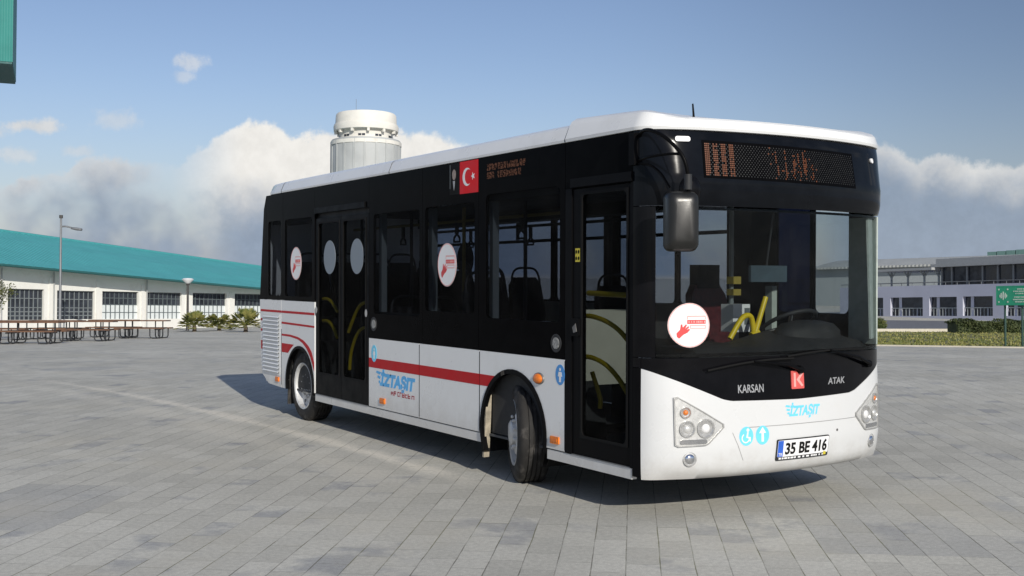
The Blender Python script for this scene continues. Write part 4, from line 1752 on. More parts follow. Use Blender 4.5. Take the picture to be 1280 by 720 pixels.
# ------------------------------------------------ far side
FWN = [(0.44, 0.82), (0.86, 1.25), (1.88, 2.56), (2.62, 3.52), (3.78, 4.70), (4.80, 6.32), (6.48, 7.60)]
g_navy = glass('glass_navy', (0.10, 0.12, 0.20), 0.4)
prev = 0.262
edges_ = []
for i, (a, b_) in enumerate(FWN):
    nxt = FWN[i + 1][0] if i + 1 < len(FWN) else 7.79
    e = (b_ + nxt) / 2 if i + 1 < len(FWN) else 7.695
    gmat = g_clear if i == 0 else (g_navy if i == 1 else g_far)
    zb_w = 1.38 if i < 2 else 1.42
    o = bay(prev + 0.003, e - 0.003, 1.056, 2.675, (a, b_, zb_w, 2.34, 0.05), fside, gmat)
    if i >= 2:
        bm = B()
        prism(bm, [(a, 2.075), (a, 2.11), (b_, 2.11), (b_, 2.075)], fside, 0.012, 0.035)
        if b_ - a > 1.2:
            prism(bm, [(5.50, 2.112), (5.50, 2.34), (5.54, 2.34), (5.54, 2.112)], fside, 0.012, 0.035)
        add('vent_bar', bm, black_satin, o)
    prev = e
add('round_sticker', prism(B(), disc_pts(6.82, 1.90, 0.22, 0.22), fside, 0.0095, 0.012), plastic_dark, bus)

# ------------------------------------------------ rear
bm = B()
prof = [(7.70, 2.672), (7.785, 2.51), (7.93, 1.40), (7.875, 0.57), (7.82, 0.45), (7.82, 0.36)]
inn = [(y - 0.05, z) for y, z in prof]
poly = prof + inn[::-1]
add('rear_panel', prism(B(), poly, lambda a, b, d: (d, a, b), 0.04, BWD - 0.04), white_paint, bus)
for mp in (dside, fside):
    add('tail_light', prism(B(), [(7.884, 0.75), (7.902, 0.95), (7.912, 0.95), (7.894, 0.75)], mp, 0.08, 0.26), mat('tail_red' + str(random.random())[2:5], (0.35, 0.01, 0.012), 0.25), bus)
add('engine_cover', box(B(), 0.06, BWD - 0.06, 6.95, 7.76, 0.42, 1.30), lining_dark, bus)

# ------------------------------------------------ front: bumper, fascia, windscreen, brow
BND = [(0, 1.052), (0.10, 1.008), (0.53, 0.832), (0.60, 0.818), (MX, 0.806), (BWD - 0.60, 0.818), (BWD - 0.53, 0.832), (BWD - 0.10, 1.008), (BWD, 1.052)]
SB = 0.075
S_GL = s_of_x(0.075)
bumper = front_sheet('bumper', SB, FL - 0.02, lambda x: 0.285, lambda x: interp(BND, x), bumper_paint, nz=14, thick=0.03, ns=110)
front_sheet('corner_pillar', 0.0, SB - 0.004, lambda x: 0.30, lambda x: 1.05, black_satin, nz=4, thick=0.03, ns=8)
front_sheet('front_fascia', SB + 0.0, FL - 0.02, lambda x: interp(BND, x) + 0.004, lambda x: 1.12, black_front, nz=6, thick=0.03, ns=110)
front_sheet('corner_pillar', 0.0, S_GL, lambda x: 1.054 if f_at(0)[0] > 1 else 1.125, lambda x: 2.155, black_front, nz=8, thick=0.03, ns=16)
front_sheet('corner_pillar', 0.0, SB - 0.004, lambda x: 1.054, lambda x: 1.121, black_front, nz=2, thick=0.03, ns=8)
front_sheet('corner_pillar', FL - 0.045, FL, lambda x: 1.125, lambda x: 2.155, black_front, nz=8, thick=0.03, ns=8)
ws = front_sheet('windscreen', S_GL + 0.002, FL - 0.048, lambda x: 1.125, lambda x: 2.155, g_front, nz=12, thick=0.006, ns=110)
# black ceramic border printed on the screen
bm = B()
sA, sB_ = S_GL + 0.004, FL - 0.05
for (z0, z1) in ((1.126, 1.150), (2.135, 2.153)):
    rows = []
    for i in range(91):
        s = sA + (sB_ - sA) * i / 90
        rows.append([bm.verts.new(fsurf(s, z0, -0.008)), bm.verts.new(fsurf(s, z1, -0.008)), bm.verts.new(fsurf(s, z1, -0.010)), bm.verts.new(fsurf(s, z0, -0.010))])
    for r0_, r1_ in zip(rows, rows[1:]):
        for k in range(4):
            j = (k + 1) % 4
            bm.faces.new((r0_[k], r0_[j], r1_[j], r1_[k]))
add('screen_border', bm, black_front, ws)
EZB = [(2.13, -0.03), (2.165, 0.012), (2.22, 0.030), (2.34, 0.034), (2.62, -0.01), (2.68, -0.03)]
brow = front_sheet('brow_panel', 0.0, FL, lambda x: 2.160, lambda x: 2.675, black_brow, nz=14, thick=0.03, ez=EZB, ns=110)
FMB = fmapx(EZB)
# destination display, lit by amber dots
random.seed(4)
disp = add('destination_display', patch(B(), [(0.37, 2.352), (0.37, 2.612), (1.80, 2.596), (1.80, 2.336)], FMB, 0.0008, 0.003), black_gloss, brow)
bm, bd = B(), B()
NC, NR = 112, 16
lit_cols = {}
for c in list(range(0, 3)) + list(range(5, 8)) + list(range(10, 13)) + list(range(15, 18)):
    for r_ in range(16):
        if random.random() < 0.93:
            lit_cols[(c, r_)] = 1
for c0 in (46, 53, 59, 63, 67, 74):
    for c in range(c0, c0 + random.choice((1, 2, 3))):
        a_, b2_ = sorted((random.randint(0, 9), random.randint(6, 15)))
        for r_ in range(a_, b2_ + 1):
            if random.random() < 0.85:
                lit_cols[(c, r_)] = 1
for c in range(40, 78):
    for r_ in (random.randint(0, 15), random.randint(0, 15)):
        if random.random() < 0.35:
            lit_cols[(c, r_)] = 1
for c in range(NC):
    for r_ in range(NR):
        x = 0.385 + 1.40 * (c + 0.5) / NC
        z = 2.366 + 0.228 * (r_ + 0.5) / NR - 0.014 * (x - 0.4) / 1.4
        on = (c, r_) in lit_cols
        if not on and (c + r_) % 2:
            continue
        hw = 0.0046 if on else 0.0036
        prism(bm if on else bd, [(x - hw, z - hw), (x - hw, z + hw), (x + hw, z + hw), (x + hw, z - hw)], FMB, 0.0035, 0.0045)
add('lit_dots', bm, led_amber, disp)
add('unlit_dots', bd, led_dim, disp)
for x, z, rx, rz_ in ((0.235, 2.615, 0.05, 0.018), (2.08, 2.565, 0.018, 0.018)):
    add('marker_lamp', patch(B(), rrect(x - rx, x + rx, z - rz_, z + rz_, rz_ * 0.8), FMB, 0.001, 0.012), white_film, brow, bevel=0.003)

# ------------------------------------------------ roof
ROOFP = [(0.03, 2.676), (-0.004, 2.681), (-0.006, 2.700), (0.030, 2.786), (0.052, 2.806), (0.10, 2.823), (0.25, 2.862), (0.50, 2.900), (0.80, 2.915)]
CAPP = [(0.03, 2.676), (-0.004, 2.681), (-0.008, 2.704), (0.030, 2.800), (0.054, 2.838), (0.10, 2.866), (0.25, 2.876), (0.50, 2.882), (0.80, 2.884)]
FROOF = [(0.05, 2.676), (0.012, 2.681), (0.006, 2.698), (0.020, 2.752), (0.042, 2.768), (0.12, 2.776), (0.25, 2.788), (0.36, 2.806), (0.42, 2.818)]


def roof_seg(y0, y1):
    bm = B()
    prof = ROOFP + [(BWD - i, z) for i, z in ROOFP[::-1]]
    v0 = [bm.verts.new((x, y0, z)) for x, z in prof]
    v1 = [bm.verts.new((x, y1, z)) for x, z in prof]
    for i in range(len(prof)):
        j = (i + 1) % len(prof)
        bm.faces.new((v0[i], v0[j], v1[j], v1[i]))
    bm.faces.new(v0)
    bm.faces.new(v1[::-1])
    return add('roof_section', bm, white_paint, bus, smooth=28)


roof_seg(1.093, 4.135)
roof_seg(4.145, 7.145)
# front cap
bm = B()
fr_s = [0.0] + [FL * i / 90 for i in range(1, 90)] + [FL]
rows = []
for k, ((i0, z0_), (i1, z1_)) in enumerate(zip(CAPP, FROOF)):
    row = []
    ys = [1.083, 0.8, 0.5]
    for y in ys:
        row.append(bm.verts.new((i0, y, z0_ - 0.035 * (1.083 - y) / 0.8 * max(0, z0_ - 2.70) / 0.18)))
    for s in fr_s:
        x, y, nx, ny = f_at(s)
        w_ = sstep(0.0, 0.30, s) * sstep(0.0, 0.30, FL - s)
        zq_ = z0_ - 0.036 * max(0, z0_ - 2.70) / 0.18
        z = zq_ + (z1_ - zq_) * sstep(0.0, 0.42, s) * sstep(0.0, 0.42, FL - s)
        if i0 <= 0.06:
            ins = i0 + (i1 - i0) * w_
            px_, py_ = x - nx * ins, y - ny * ins
        else:                                   # inner rings: plan shrunk about the cap's rear edge
            px_ = MX + (x - MX) * (MX - i0) / MX
            py_ = y + (i1 * (1.0 - 0.35 * abs(x - MX) / MX)) * sstep(0.5, 0.05, y)
        row.append(bm.verts.new((px_, py_, z)))
    for y in ys[::-1]:
        row.append(bm.verts.new((BWD - i0, y, z0_ - 0.035 * (1.083 - y) / 0.8 * max(0, z0_ - 2.70) / 0.18)))
    rows.append(row)
for a, b_ in zip(rows, rows[1:]):
    for i in range(len(a) - 1):
        bm.faces.new((a[i], a[i + 1], b_[i + 1], b_[i]))
bm.faces.new(rows[-1])
add('roof_cap', bm, white_paint, bus, smooth=28)
# rear cap: closes the roof with rounded corners
bm = B()
RO = [(0, 7.155), (0, 7.40), (0.01, 7.56), (0.06, 7.67), (0.16, 7.70), (0.5, 7.705), (BWD / 2, 7.71)]
RO = RO + [(BWD - x, y) for x, y in RO[-2::-1]]
rows = []
cx_, cy_ = BWD / 2, 7.155
for i0, z in ROOFP:
    row = []
    for x, y in RO:
        fx_ = (x - cx_) * (cx_ - i0) / cx_ + cx_
        fy_ = cy_ + max(0, (y - cy_)) * (1 - max(i0, 0) / 0.9)
        row.append(bm.verts.new((fx_, fy_, z)))
    rows.append(row)
for a, b_ in zip(rows, rows[1:]):
    for i in range(len(a) - 1):
        bm.faces.new((a[i], a[i + 1], b_[i + 1], b_[i]))
bm.faces.new(rows[-1])
add('rear_roof_cap', bm, white_paint, bus, smooth=50)
for y in (1.088, 4.14, 7.15):
    bm = B()
    prof = [(i - 0.0012, z) for i, z in ROOFP[1:]] + [(BWD - i + 0.0012, z) for i, z in ROOFP[:0:-1]]
    prof = [(x, z + 0.0012) for x, z in prof]
    v0 = [bm.verts.new((x, y - 0.0055, z)) for x, z in prof]
    v1 = [bm.verts.new((x, y + 0.0055, z)) for x, z in prof]
    for i in range(len(prof)):
        j = (i + 1) % len(prof)
        bm.faces.new((v0[i], v0[j], v1[j], v1[i]))
    add('roof_joint', bm, seam_black, bus)
r_ = ray(867, 146)
q = CAM + r_ * ((2.83 - CAM.z) / r_.z)
add('antenna', tube(B(), [(q.x, q.y, 2.76), (q.x, q.y, 2.84), (q.x + 0.0, q.y + 0.01, 2.925)], [0.012, 0.008, 0.006], 8), black_satin, bus, smooth=50)

# ------------------------------------------------ underbody, floor, interior shell
add('chassis', box(B(), 0.30, BWD - 0.30, 0.35, 7.4, 0.24, 0.33), underbody, bus)
add('floor', box(B(), 0.055, BWD - 0.055, 0.28, 7.0, 0.332, 0.350), mat('floor_vinyl', (0.06, 0.062, 0.065), 0.7, var=0.2), bus)
add('ceiling', box(B(), 0.05, BWD - 0.05, 0.20, 7.66, 2.44, 2.46), lining_dark, bus)
for mp, y0 in ((dside, 1.10), (fside, 1.3)):
    add('cove_panel', prism(B(), [(y0, 2.31), (y0, 2.43), (7.6, 2.43), (7.6, 2.31)], mp, 0.05, 0.30), lining_dark, bus, bevel=0.02)
# inner wall of the driver side
add('inner_wall', prism(B(), [(2.60, 0.36), (2.60, 1.40), (6.9, 1.40), (6.9, 0.36)], fside, 0.05, 0.07), cream_panel, bus)
add('inner_wall', prism(B(), [(1.10, 0.90), (1.10, 1.32), (4.6, 1.32), (4.6, 0.36), (2.36, 0.36), (2.36, 0.90)], dside, 0.05, 0.065), lining_dark, bus)
for cy, r in ((FA, 0.54), (RA, 0.50)):
    for mp in (dside, fside):
        a_ = arch(cy, r, 0.36)
        add('wheel_box', prism(B(), a_, mp, 0.07, 0.55), lining_dark, bus)
# grey posts seen at the window edges
for y in (2.30, 3.41, 4.50):
    add('window_post', box(B(), 0.07, 0.13, y - 0.03, y + 0.03, 0.36, 2.40), pillar_grey, bus)
for y, mm in ((3.65, plastic_dark), (1.27, curtain)):
    add('window_post', box(B(), BWD - 0.10, BWD - 0.04, y - 0.04, y + 0.04, 0.9, 2.40 if y > 2 else 1.60), mm, bus)
# pale lining on the driver's corner pillar
bm = B()
rows = []
for i in range(13):
    s = FL - 0.30 + 0.25 * i / 12
    rows.append([bm.verts.new(fsurf(s, 1.20, -0.025)), bm.verts.new(fsurf(s, 2.15, -0.025)), bm.verts.new(fsurf(s, 2.15, -0.04)), bm.verts.new(fsurf(s, 1.20, -0.04))])
for a, b_ in zip(rows, rows[1:]):
    for k in range(4):
        j = (k + 1) % 4
        bm.faces.new((a[k], a[j], b_[j], b_[k]))
bm.faces.new(rows[0])
bm.faces.new(rows[-1][::-1])
cpl = add('pillar_lining', bm, curtain, bus, smooth=40)
add('pillar_lining', prism(B(), [(0.14, 1.15), (0.14, 2.15), (0.42, 2.15), (0.42, 1.15)], fside, 0.035, 0.05), curtain, bus)

# ------------------------------------------------ interior fittings
dash = B()
n = 40
rowsd = []
for (ins, z, yb) in ((0.06, 0.60, None), (0.06, 1.10, None), (0.16, 1.165, None), (None, 1.175, 0.50), (None, 1.10, 0.62), (None, 0.60, 0.62)):
    row = []
    for i in range(n + 1):
        x = 0.42 + (BWD - 0.56) * i / n
        if yb is None:
            p = fsurf(s_of_x(x), min(z, 1.1), -ins)
            y = p.y
        else:
            y = yb
        hump = 0.0
        if z > 1.05:
            hump = 0.085 * sstep(0.95, 1.55, x) * sstep(2.30, 2.05, x) * (1.0 if z > 1.12 else 0.4) * (1 if yb is not None else 0.35)
        row.append(dash.verts.new((x, y, z + hump)))
    rowsd.append(row)
for a, b_ in zip(rowsd, rowsd[1:] + rowsd[:1]):
    for i in range(n):
        dash.faces.new((a[i], a[i + 1], b_[i + 1], b_[i]))
dash.faces.new([r[0] for r in rowsd])
dash.faces.new([r[-1] for r in rowsd][::-1])
dsh = add('dashboard', dash, dash_plastic, bus, smooth=40)
add('instrument_hood', lathe(B(), [(0.34, -0.08), (0.33, 0.02), (0.26, 0.075), (0.12, 0.10), (0, 0.105)], Matrix.Translation((1.78, 0.36, 1.24)) @ Matrix.Diagonal((0.95, 0.55, 1, 1)), 28), dash_plastic, dsh, smooth=50)
Mst = Matrix.Translation((1.80, 0.58, 1.31)) @ Matrix.Rotation(R(-28), 4, 'X')
bm = B()
N1, N2 = 40, 8
rr = []
for i in range(N1):
    t = 2 * math.pi * i / N1
    rr.append([bm.verts.new(Mst @ Vector(((0.225 + 0.017 * math.cos(2 * math.pi * k / N2)) * math.cos(t), (0.225 + 0.017 * math.cos(2 * math.pi * k / N2)) * math.sin(t), 0.017 * math.sin(2 * math.pi * k / N2)))) for k in range(N2)])
for i in range(N1):
    for k in range(N2):
        bm.faces.new((rr[i][k], rr[(i + 1) % N1][k], rr[(i + 1) % N1][(k + 1) % N2], rr[i][(k + 1) % N2]))
stw = add('steering_wheel', bm, plastic_dark, bus, smooth=60)
bm = B()
for t in (0, 2.2, 4.1):
    tube(bm, [Mst @ Vector((0, 0, -0.03)), Mst @ Vector((0.215 * math.cos(t), 0.215 * math.sin(t), 0))], 0.016, 8)
add('spoke', bm, grey_letter, stw, smooth=60)
add('steering_column', tube(B(), [Mst @ Vector((0, 0, -0.01)), Mst @ Vector((0, 0, -0.35))], [0.05, 0.06], 12), plastic_dark, stw, smooth=60)


def seat(x, y, z, m, red=False):
    """seat facing the front (-Y)"""
    o = add('driver_seat' if red else 'passenger_seat', box(B(), x - 0.21, x + 0.21, y - 0.22, y + 0.20, z, z + 0.09), m, bus, bevel=0.035)
    bk = B()
    pts = [(-0.20, 0.0), (-0.215, 0.30), (-0.19, 0.58), (-0.13, 0.67), (0.13, 0.67), (0.19, 0.58), (0.215, 0.30), (0.20, 0.0)]
    t = 0.17
    prism(bk, pts, lambda a, b, d: (x + a, y + 0.15 + d + b * t, z + 0.08 + b), 0.0, 0.085)
    add('backrest', bk, m, o, bevel=0.036, segs=4, smooth=60)
    add('pedestal', box(B(), x - 0.12, x + 0.12, y - 0.12, y + 0.14, 0.352, z - 0.002), plastic_dark, o)
    if red:
        add('headrest', box(B(), x - 0.12, x + 0.12, y + 0.25, y + 0.36, z + 0.72, z + 0.92), seat_cloth, o, bevel=0.053, segs=4, smooth=60)
    else:
        top = z + 0.08
        add('grab_handle', tube(B(), spline([(x - 0.19, y + 0.26, top + 0.50), (x - 0.175, y + 0.28, top + 0.68), (x - 0.12, y + 0.285, top + 0.76), (x, y + 0.29, top + 0.775),
                                             (x + 0.12, y + 0.285, top + 0.76), (x + 0.175, y + 0.28, top + 0.68), (x + 0.19, y + 0.26, top + 0.50)], 5), 0.013, 8), plastic_dark, o, smooth=60)
    return o


seat(1.72, 1.18, 0.86, seat_red, True)
for x, y, z in ((0.34, 2.62, 0.86), (0.34, 3.45, 0.62), (0.34, 4.15, 0.62),
                (1.80, 2.62, 0.84), (1.98, 4.50, 0.92), (1.52, 4.50, 0.92), (1.98, 5.30, 0.92), (1.52, 5.30, 0.92),
                (0.34, 6.75, 1.10), (0.80, 6.75, 1.10), (1.18, 6.75, 1.10), (1.55, 6.75, 1.10), (1.98, 6.75, 1.10), (1.98, 6.05, 1.0)):
    seat(x, y, z, seat_cloth)
# partition behind the driver, ticket machine, yellow rail by the dashboard
add('driver_partition', box(B(), 1.30, 2.28, 1.66, 1.69, 0.36, 1.45), plastic_dark, bus)
add('driver_partition', box(B(), 1.24, 1.28, 0.72, 1.66, 0.36, 1.16), plastic_dark, bus)
add('modesty_panel', box(B(), 0.46, 0.98, 1.50, 1.53, 0.80, 1.41), cream_panel, bus, bevel=0.01)
tm = add('ticket_machine', box(B(), 1.38, 1.56, 0.76, 0.90, 1.24, 1.46), white_film, bus, bevel=0.012)
add('screen', box(B(), 1.50, 1.55, 0.752, 0.759, 1.30, 1.43), pillar_grey, tm)
bm = tube(B(), [(1.47, 0.88, 1.455), (1.47, 0.88, 2.43)], 0.02, 10)
gp = add('grab_pole', bm, pillar_grey, bus, smooth=60)
add('validator', box(B(), 1.43, 1.51, 0.81, 0.89, 1.53, 1.58), yellow_dim, gp, bevel=0.01)
add('validator', box(B(), 1.43, 1.51, 0.81, 0.89, 1.62, 1.68), yellow_dim, gp, bevel=0.01)
yr = rail([(1.20, 0.60, 1.20), (1.30, 0.60, 1.33), (1.36, 0.60, 1.375), (1.42, 0.60, 1.36), (1.45, 0.60, 1.24)], 0.022)
add('rail_upright', tube(B(), [(1.455, 0.585, 1.25), (1.56, 0.585, 1.52)], 0.021, 10), yellow_rail, yr, smooth=60)
add('rail_foot', tube(B(), [(1.42, 0.59, 1.215), (1.48, 0.59, 1.25)], 0.032, 10), yellow_rail, yr, smooth=60)
im = add('interior_mirror', box(B(), 1.00, 1.36, 0.16, 0.185, 1.64, 1.76), mat('mirror_painted_sky', (0.05, 0.075, 0.09), 0.15, var=0.2, vscale=9), bus, bevel=0.012)  # sky reflection painted on as a flat dark teal colour
add('mirror_stem', tube(B(), [(1.18, 0.19, 1.75), (1.18, 0.12, 2.14)], 0.008, 6), plastic_dark, im, smooth=60)
for y in (2.36, 4.56, 3.45, 5.8):
    for x in ((0.45,) if y != 3.45 else (0.45, 1.75)):
        add('grab_pole', tube(B(), [(x, y, 0.35), (x, y, 2.44)], 0.017, 10), yellow_dim if y in (3.45,) else plastic_dark, bus, smooth=60)
for x in (0.62, 1.74):
    add('ceiling_rail', tube(B(), [(x, 1.9, 2.22), (x, 6.4, 2.22)], 0.016, 10), yellow_dim if x < 1 else plastic_dark, bus, smooth=60)
    for y in ((2.7, 3.9, 5.1) if x < 1 else (2.4, 4.3, 5.6)):
        st_ = add('hanging_strap', box(B(), x - 0.012, x + 0.012, y - 0.02, y + 0.02, 2.10, 2.236), plastic_dark, bus)
        add('strap_handle', tube(B(), [(x, y, 2.10), (x, y - 0.055, 2.06), (x, y - 0.06, 2.02), (x, y + 0.06, 2.02), (x, y + 0.055, 2.06), (x, y, 2.10)], 0.011, 8), plastic_dark, st_, smooth=60)

# ------------------------------------------------ wheels
def wheel(cx, cy, rot, side, name='wheel', dual=False):
    """side=-1: outer face towards -X"""
    R_ = 0.405
    wl = empty(name, (0, 0, 0))
    c = Vector((cx, cy, R_ - 0.004))
    wl.parent = bus
    wl.location = c - ORG['bus']
    ORG[wl.name] = c
    M = Matrix.Translation(c) @ Matrix.Rotation(rot, 4, 'Z') @ Matrix.Rotation(R(-90) if side < 0 else R(90), 4, 'Y')
    hw = 0.125
    prof = [(0.258, hw - 0.012), (0.275, hw + 0.002), (0.31, hw + 0.010), (0.345, hw + 0.006), (0.382, hw - 0.008), (R_ - 0.006, hw - 0.022), (R_, hw - 0.040)]
    for g in (0.055, 0.018, -0.018, -0.055):
        prof += [(R_, g + 0.006), (R_ - 0.013, g + 0.005), (R_ - 0.013, g - 0.005), (R_, g - 0.006)]
    prof += [(R_, -hw + 0.040), (R_ - 0.006, -hw + 0.022), (0.382, -hw + 0.008), (0.345, -hw - 0.006), (0.30, -hw - 0.01), (0.258, -hw + 0.012)]
    add('tyre', lathe(B(), prof, M, 56, close=True), rubber, wl, smooth=35)
    rp = [(0.259, -hw + 0.01), (0.262, hw - 0.014), (0.272, hw - 0.002), (0.268, hw + 0.004), (0.250, hw - 0.004), (0.238, hw - 0.03), (0.225, hw - 0.055)]
    if dual:
        rp += [(0.212, hw - 0.058), (0.165, hw - 0.062), (0.10, hw - 0.062), (0.096, hw - 0.045), (0.08, hw - 0.035), (0, hw - 0.034)]
    else:
        rp += [(0.21, hw - 0.05), (0.18, hw - 0.02), (0.145, hw - 0.008), (0.105, hw - 0.010), (0.10, hw + 0.02), (0.075, hw + 0.035), (0, hw + 0.038)]
    rim = add('rim', lathe(B(), rp, M, 56), rim_steel, wl, smooth=35)
    bm = B()
    hz_ = (hw - 0.062) if dual else (hw - 0.012)
    for k in range(10):
        t = 2 * math.pi * k / 10
        lathe(bm, [(0.014, hz_), (0.014, hz_ + 0.026), (0.008, hz_ + 0.032), (0, hz_ + 0.032)], M @ Matrix.Translation((0.128 * math.cos(t), 0.128 * math.sin(t), 0)), 8)
    add('wheel_nuts', bm, rim_steel, rim, smooth=40)
    bm = B()
    for k in range(8):
        t = 2 * math.pi * (k + 0.5) / 8
        q = 0.198
        zz = (hw - 0.060) if dual else (hw - 0.036)
        lathe(bm, [(0.0, zz + 0.006), (0.019, zz + 0.006), (0.019, zz - 0.01)], M @ Matrix.Translation((q * math.cos(t), q * math.sin(t), 0)), 12)
    add('vent_hole', bm, hub_dark, rim)
    return wl


STEER = R(-24)
wheel(0.19, FA + 0.055, STEER, -1)
wheel(BWD - 0.19, FA + 0.055, STEER, 1)
wheel(0.165, RA, 0, -1, dual=True)
wheel(BWD - 0.165, RA, 0, 1, dual=True)
add('axle', tube(B(), [(0.3, RA, 0.40), (BWD - 0.3, RA, 0.40)], 0.09, 12), underbody, bus, smooth=50)
add('axle', tube(B(), [(0.3, FA, 0.36), (BWD - 0.3, FA, 0.36)], 0.06, 12), underbody, bus, smooth=50)
for mp in (dside, fside):
    add('mud_flap', prism(B(), [(2.315, 0.15), (2.285, 0.50), (2.275, 0.70), (2.292, 0.70), (2.308, 0.50), (2.340, 0.15)], mp, 0.012, 0.065), mud, bus)
    add('mud_flap', prism(B(), [(6.985, 0.15), (6.96, 0.50), (6.975, 0.50), (7.005, 0.15)], mp, 0.02, 0.10), rubber, bus)

# ------------------------------------------------ exterior mirror
Mm = Matrix.Translation((0.0, -0.25, 2.035)) @ Matrix.Rotation(R(-26), 4, 'Z')
bm = B()
pts = rrect(-0.108, 0.108, -0.195, 0.195, 0.045, 6)
secs = [(0.055, 1.0), (0.0, 1.0), (-0.05, 0.93), (-0.075, 0.78), (-0.085, 0.5)]
rws = []
for d, sc_ in secs:
    rws.append([bm.verts.new(Mm @ Vector((a * sc_, d, b * (1 - (1 - sc_) * 0.7)))) for a, b in pts])
for a, b_ in zip(rws, rws[1:]):
    for i in range(len(pts)):
        j = (i + 1) % len(pts)
        bm.faces.new((a[i], a[j], b_[j], b_[i]))
bm.faces.new(rws[0])
bm.faces.new(rws[-1][::-1])
mir = add('wing_mirror', bm, mirror_shell, bus, smooth=50)
bm = B()
prism(bm, rrect(-0.095, 0.095, -0.18, 0.18, 0.035, 6), lambda a, b, d: Mm @ Vector((a, d, b)), 0.0555, 0.058)
add('mirror_glass', bm, mirror_glass, mir)
am = add('mirror_arm', tube(B(), spline([(0.03, 0.24, 2.63), (-0.03, 0.12, 2.66), (-0.06, -0.02, 2.645), (-0.045, -0.16, 2.575), (-0.005, -0.27, 2.45), (0.03, -0.285, 2.30), (0.035, -0.275, 2.21)], 6), 0.013, 10), black_satin, mir, smooth=60)
add('mirror_arm', tube(B(), spline([(0.02, 0.24, 2.47), (-0.05, 0.05, 2.475), (-0.035, -0.15, 2.48), (-0.01, -0.265, 2.47)], 6), 0.010, 10), black_satin, mir, smooth=60)
add('arm_mount', box(B(), -0.03, 0.03, 0.215, 0.275, 2.44, 2.66), black_satin, mir, bevel=0.01)
add('cable', tube(B(), spline([(0.0, 0.2, 2.45), (0.0, 0.08, 2.43), (0.03, 0.0, 2.37), (0.06, -0.06, 2.27)], 6), 0.007, 8), black_satin, mir, smooth=60)
add('pivot', lathe(B(), [(0, -0.05), (0.026, -0.05), (0.026, 0.05), (0, 0.05)], Matrix.Translation((0.03, -0.278, 2.29)), 14), plastic_dark, mir, smooth=50)
add('corner_blister', lathe(B(), [(0.075, 0.0), (0.068, 0.012), (0.04, 0.024), (0, 0.028)], Matrix.Translation(fsurf(s_of_x(0.27), 2.27, 0.01, EZB)) @ Matrix.Rotation(R(-25), 4, 'Z') @ Matrix.Rotation(R(90), 4, 'X') @ Matrix.Diagonal((1.0, 1.25, 1, 1)), 24), black_front, brow, smooth=50)

# ------------------------------------------------ headlights and front details
def mirx(pts):
    return [(BWD - a, b) for a, b in pts]


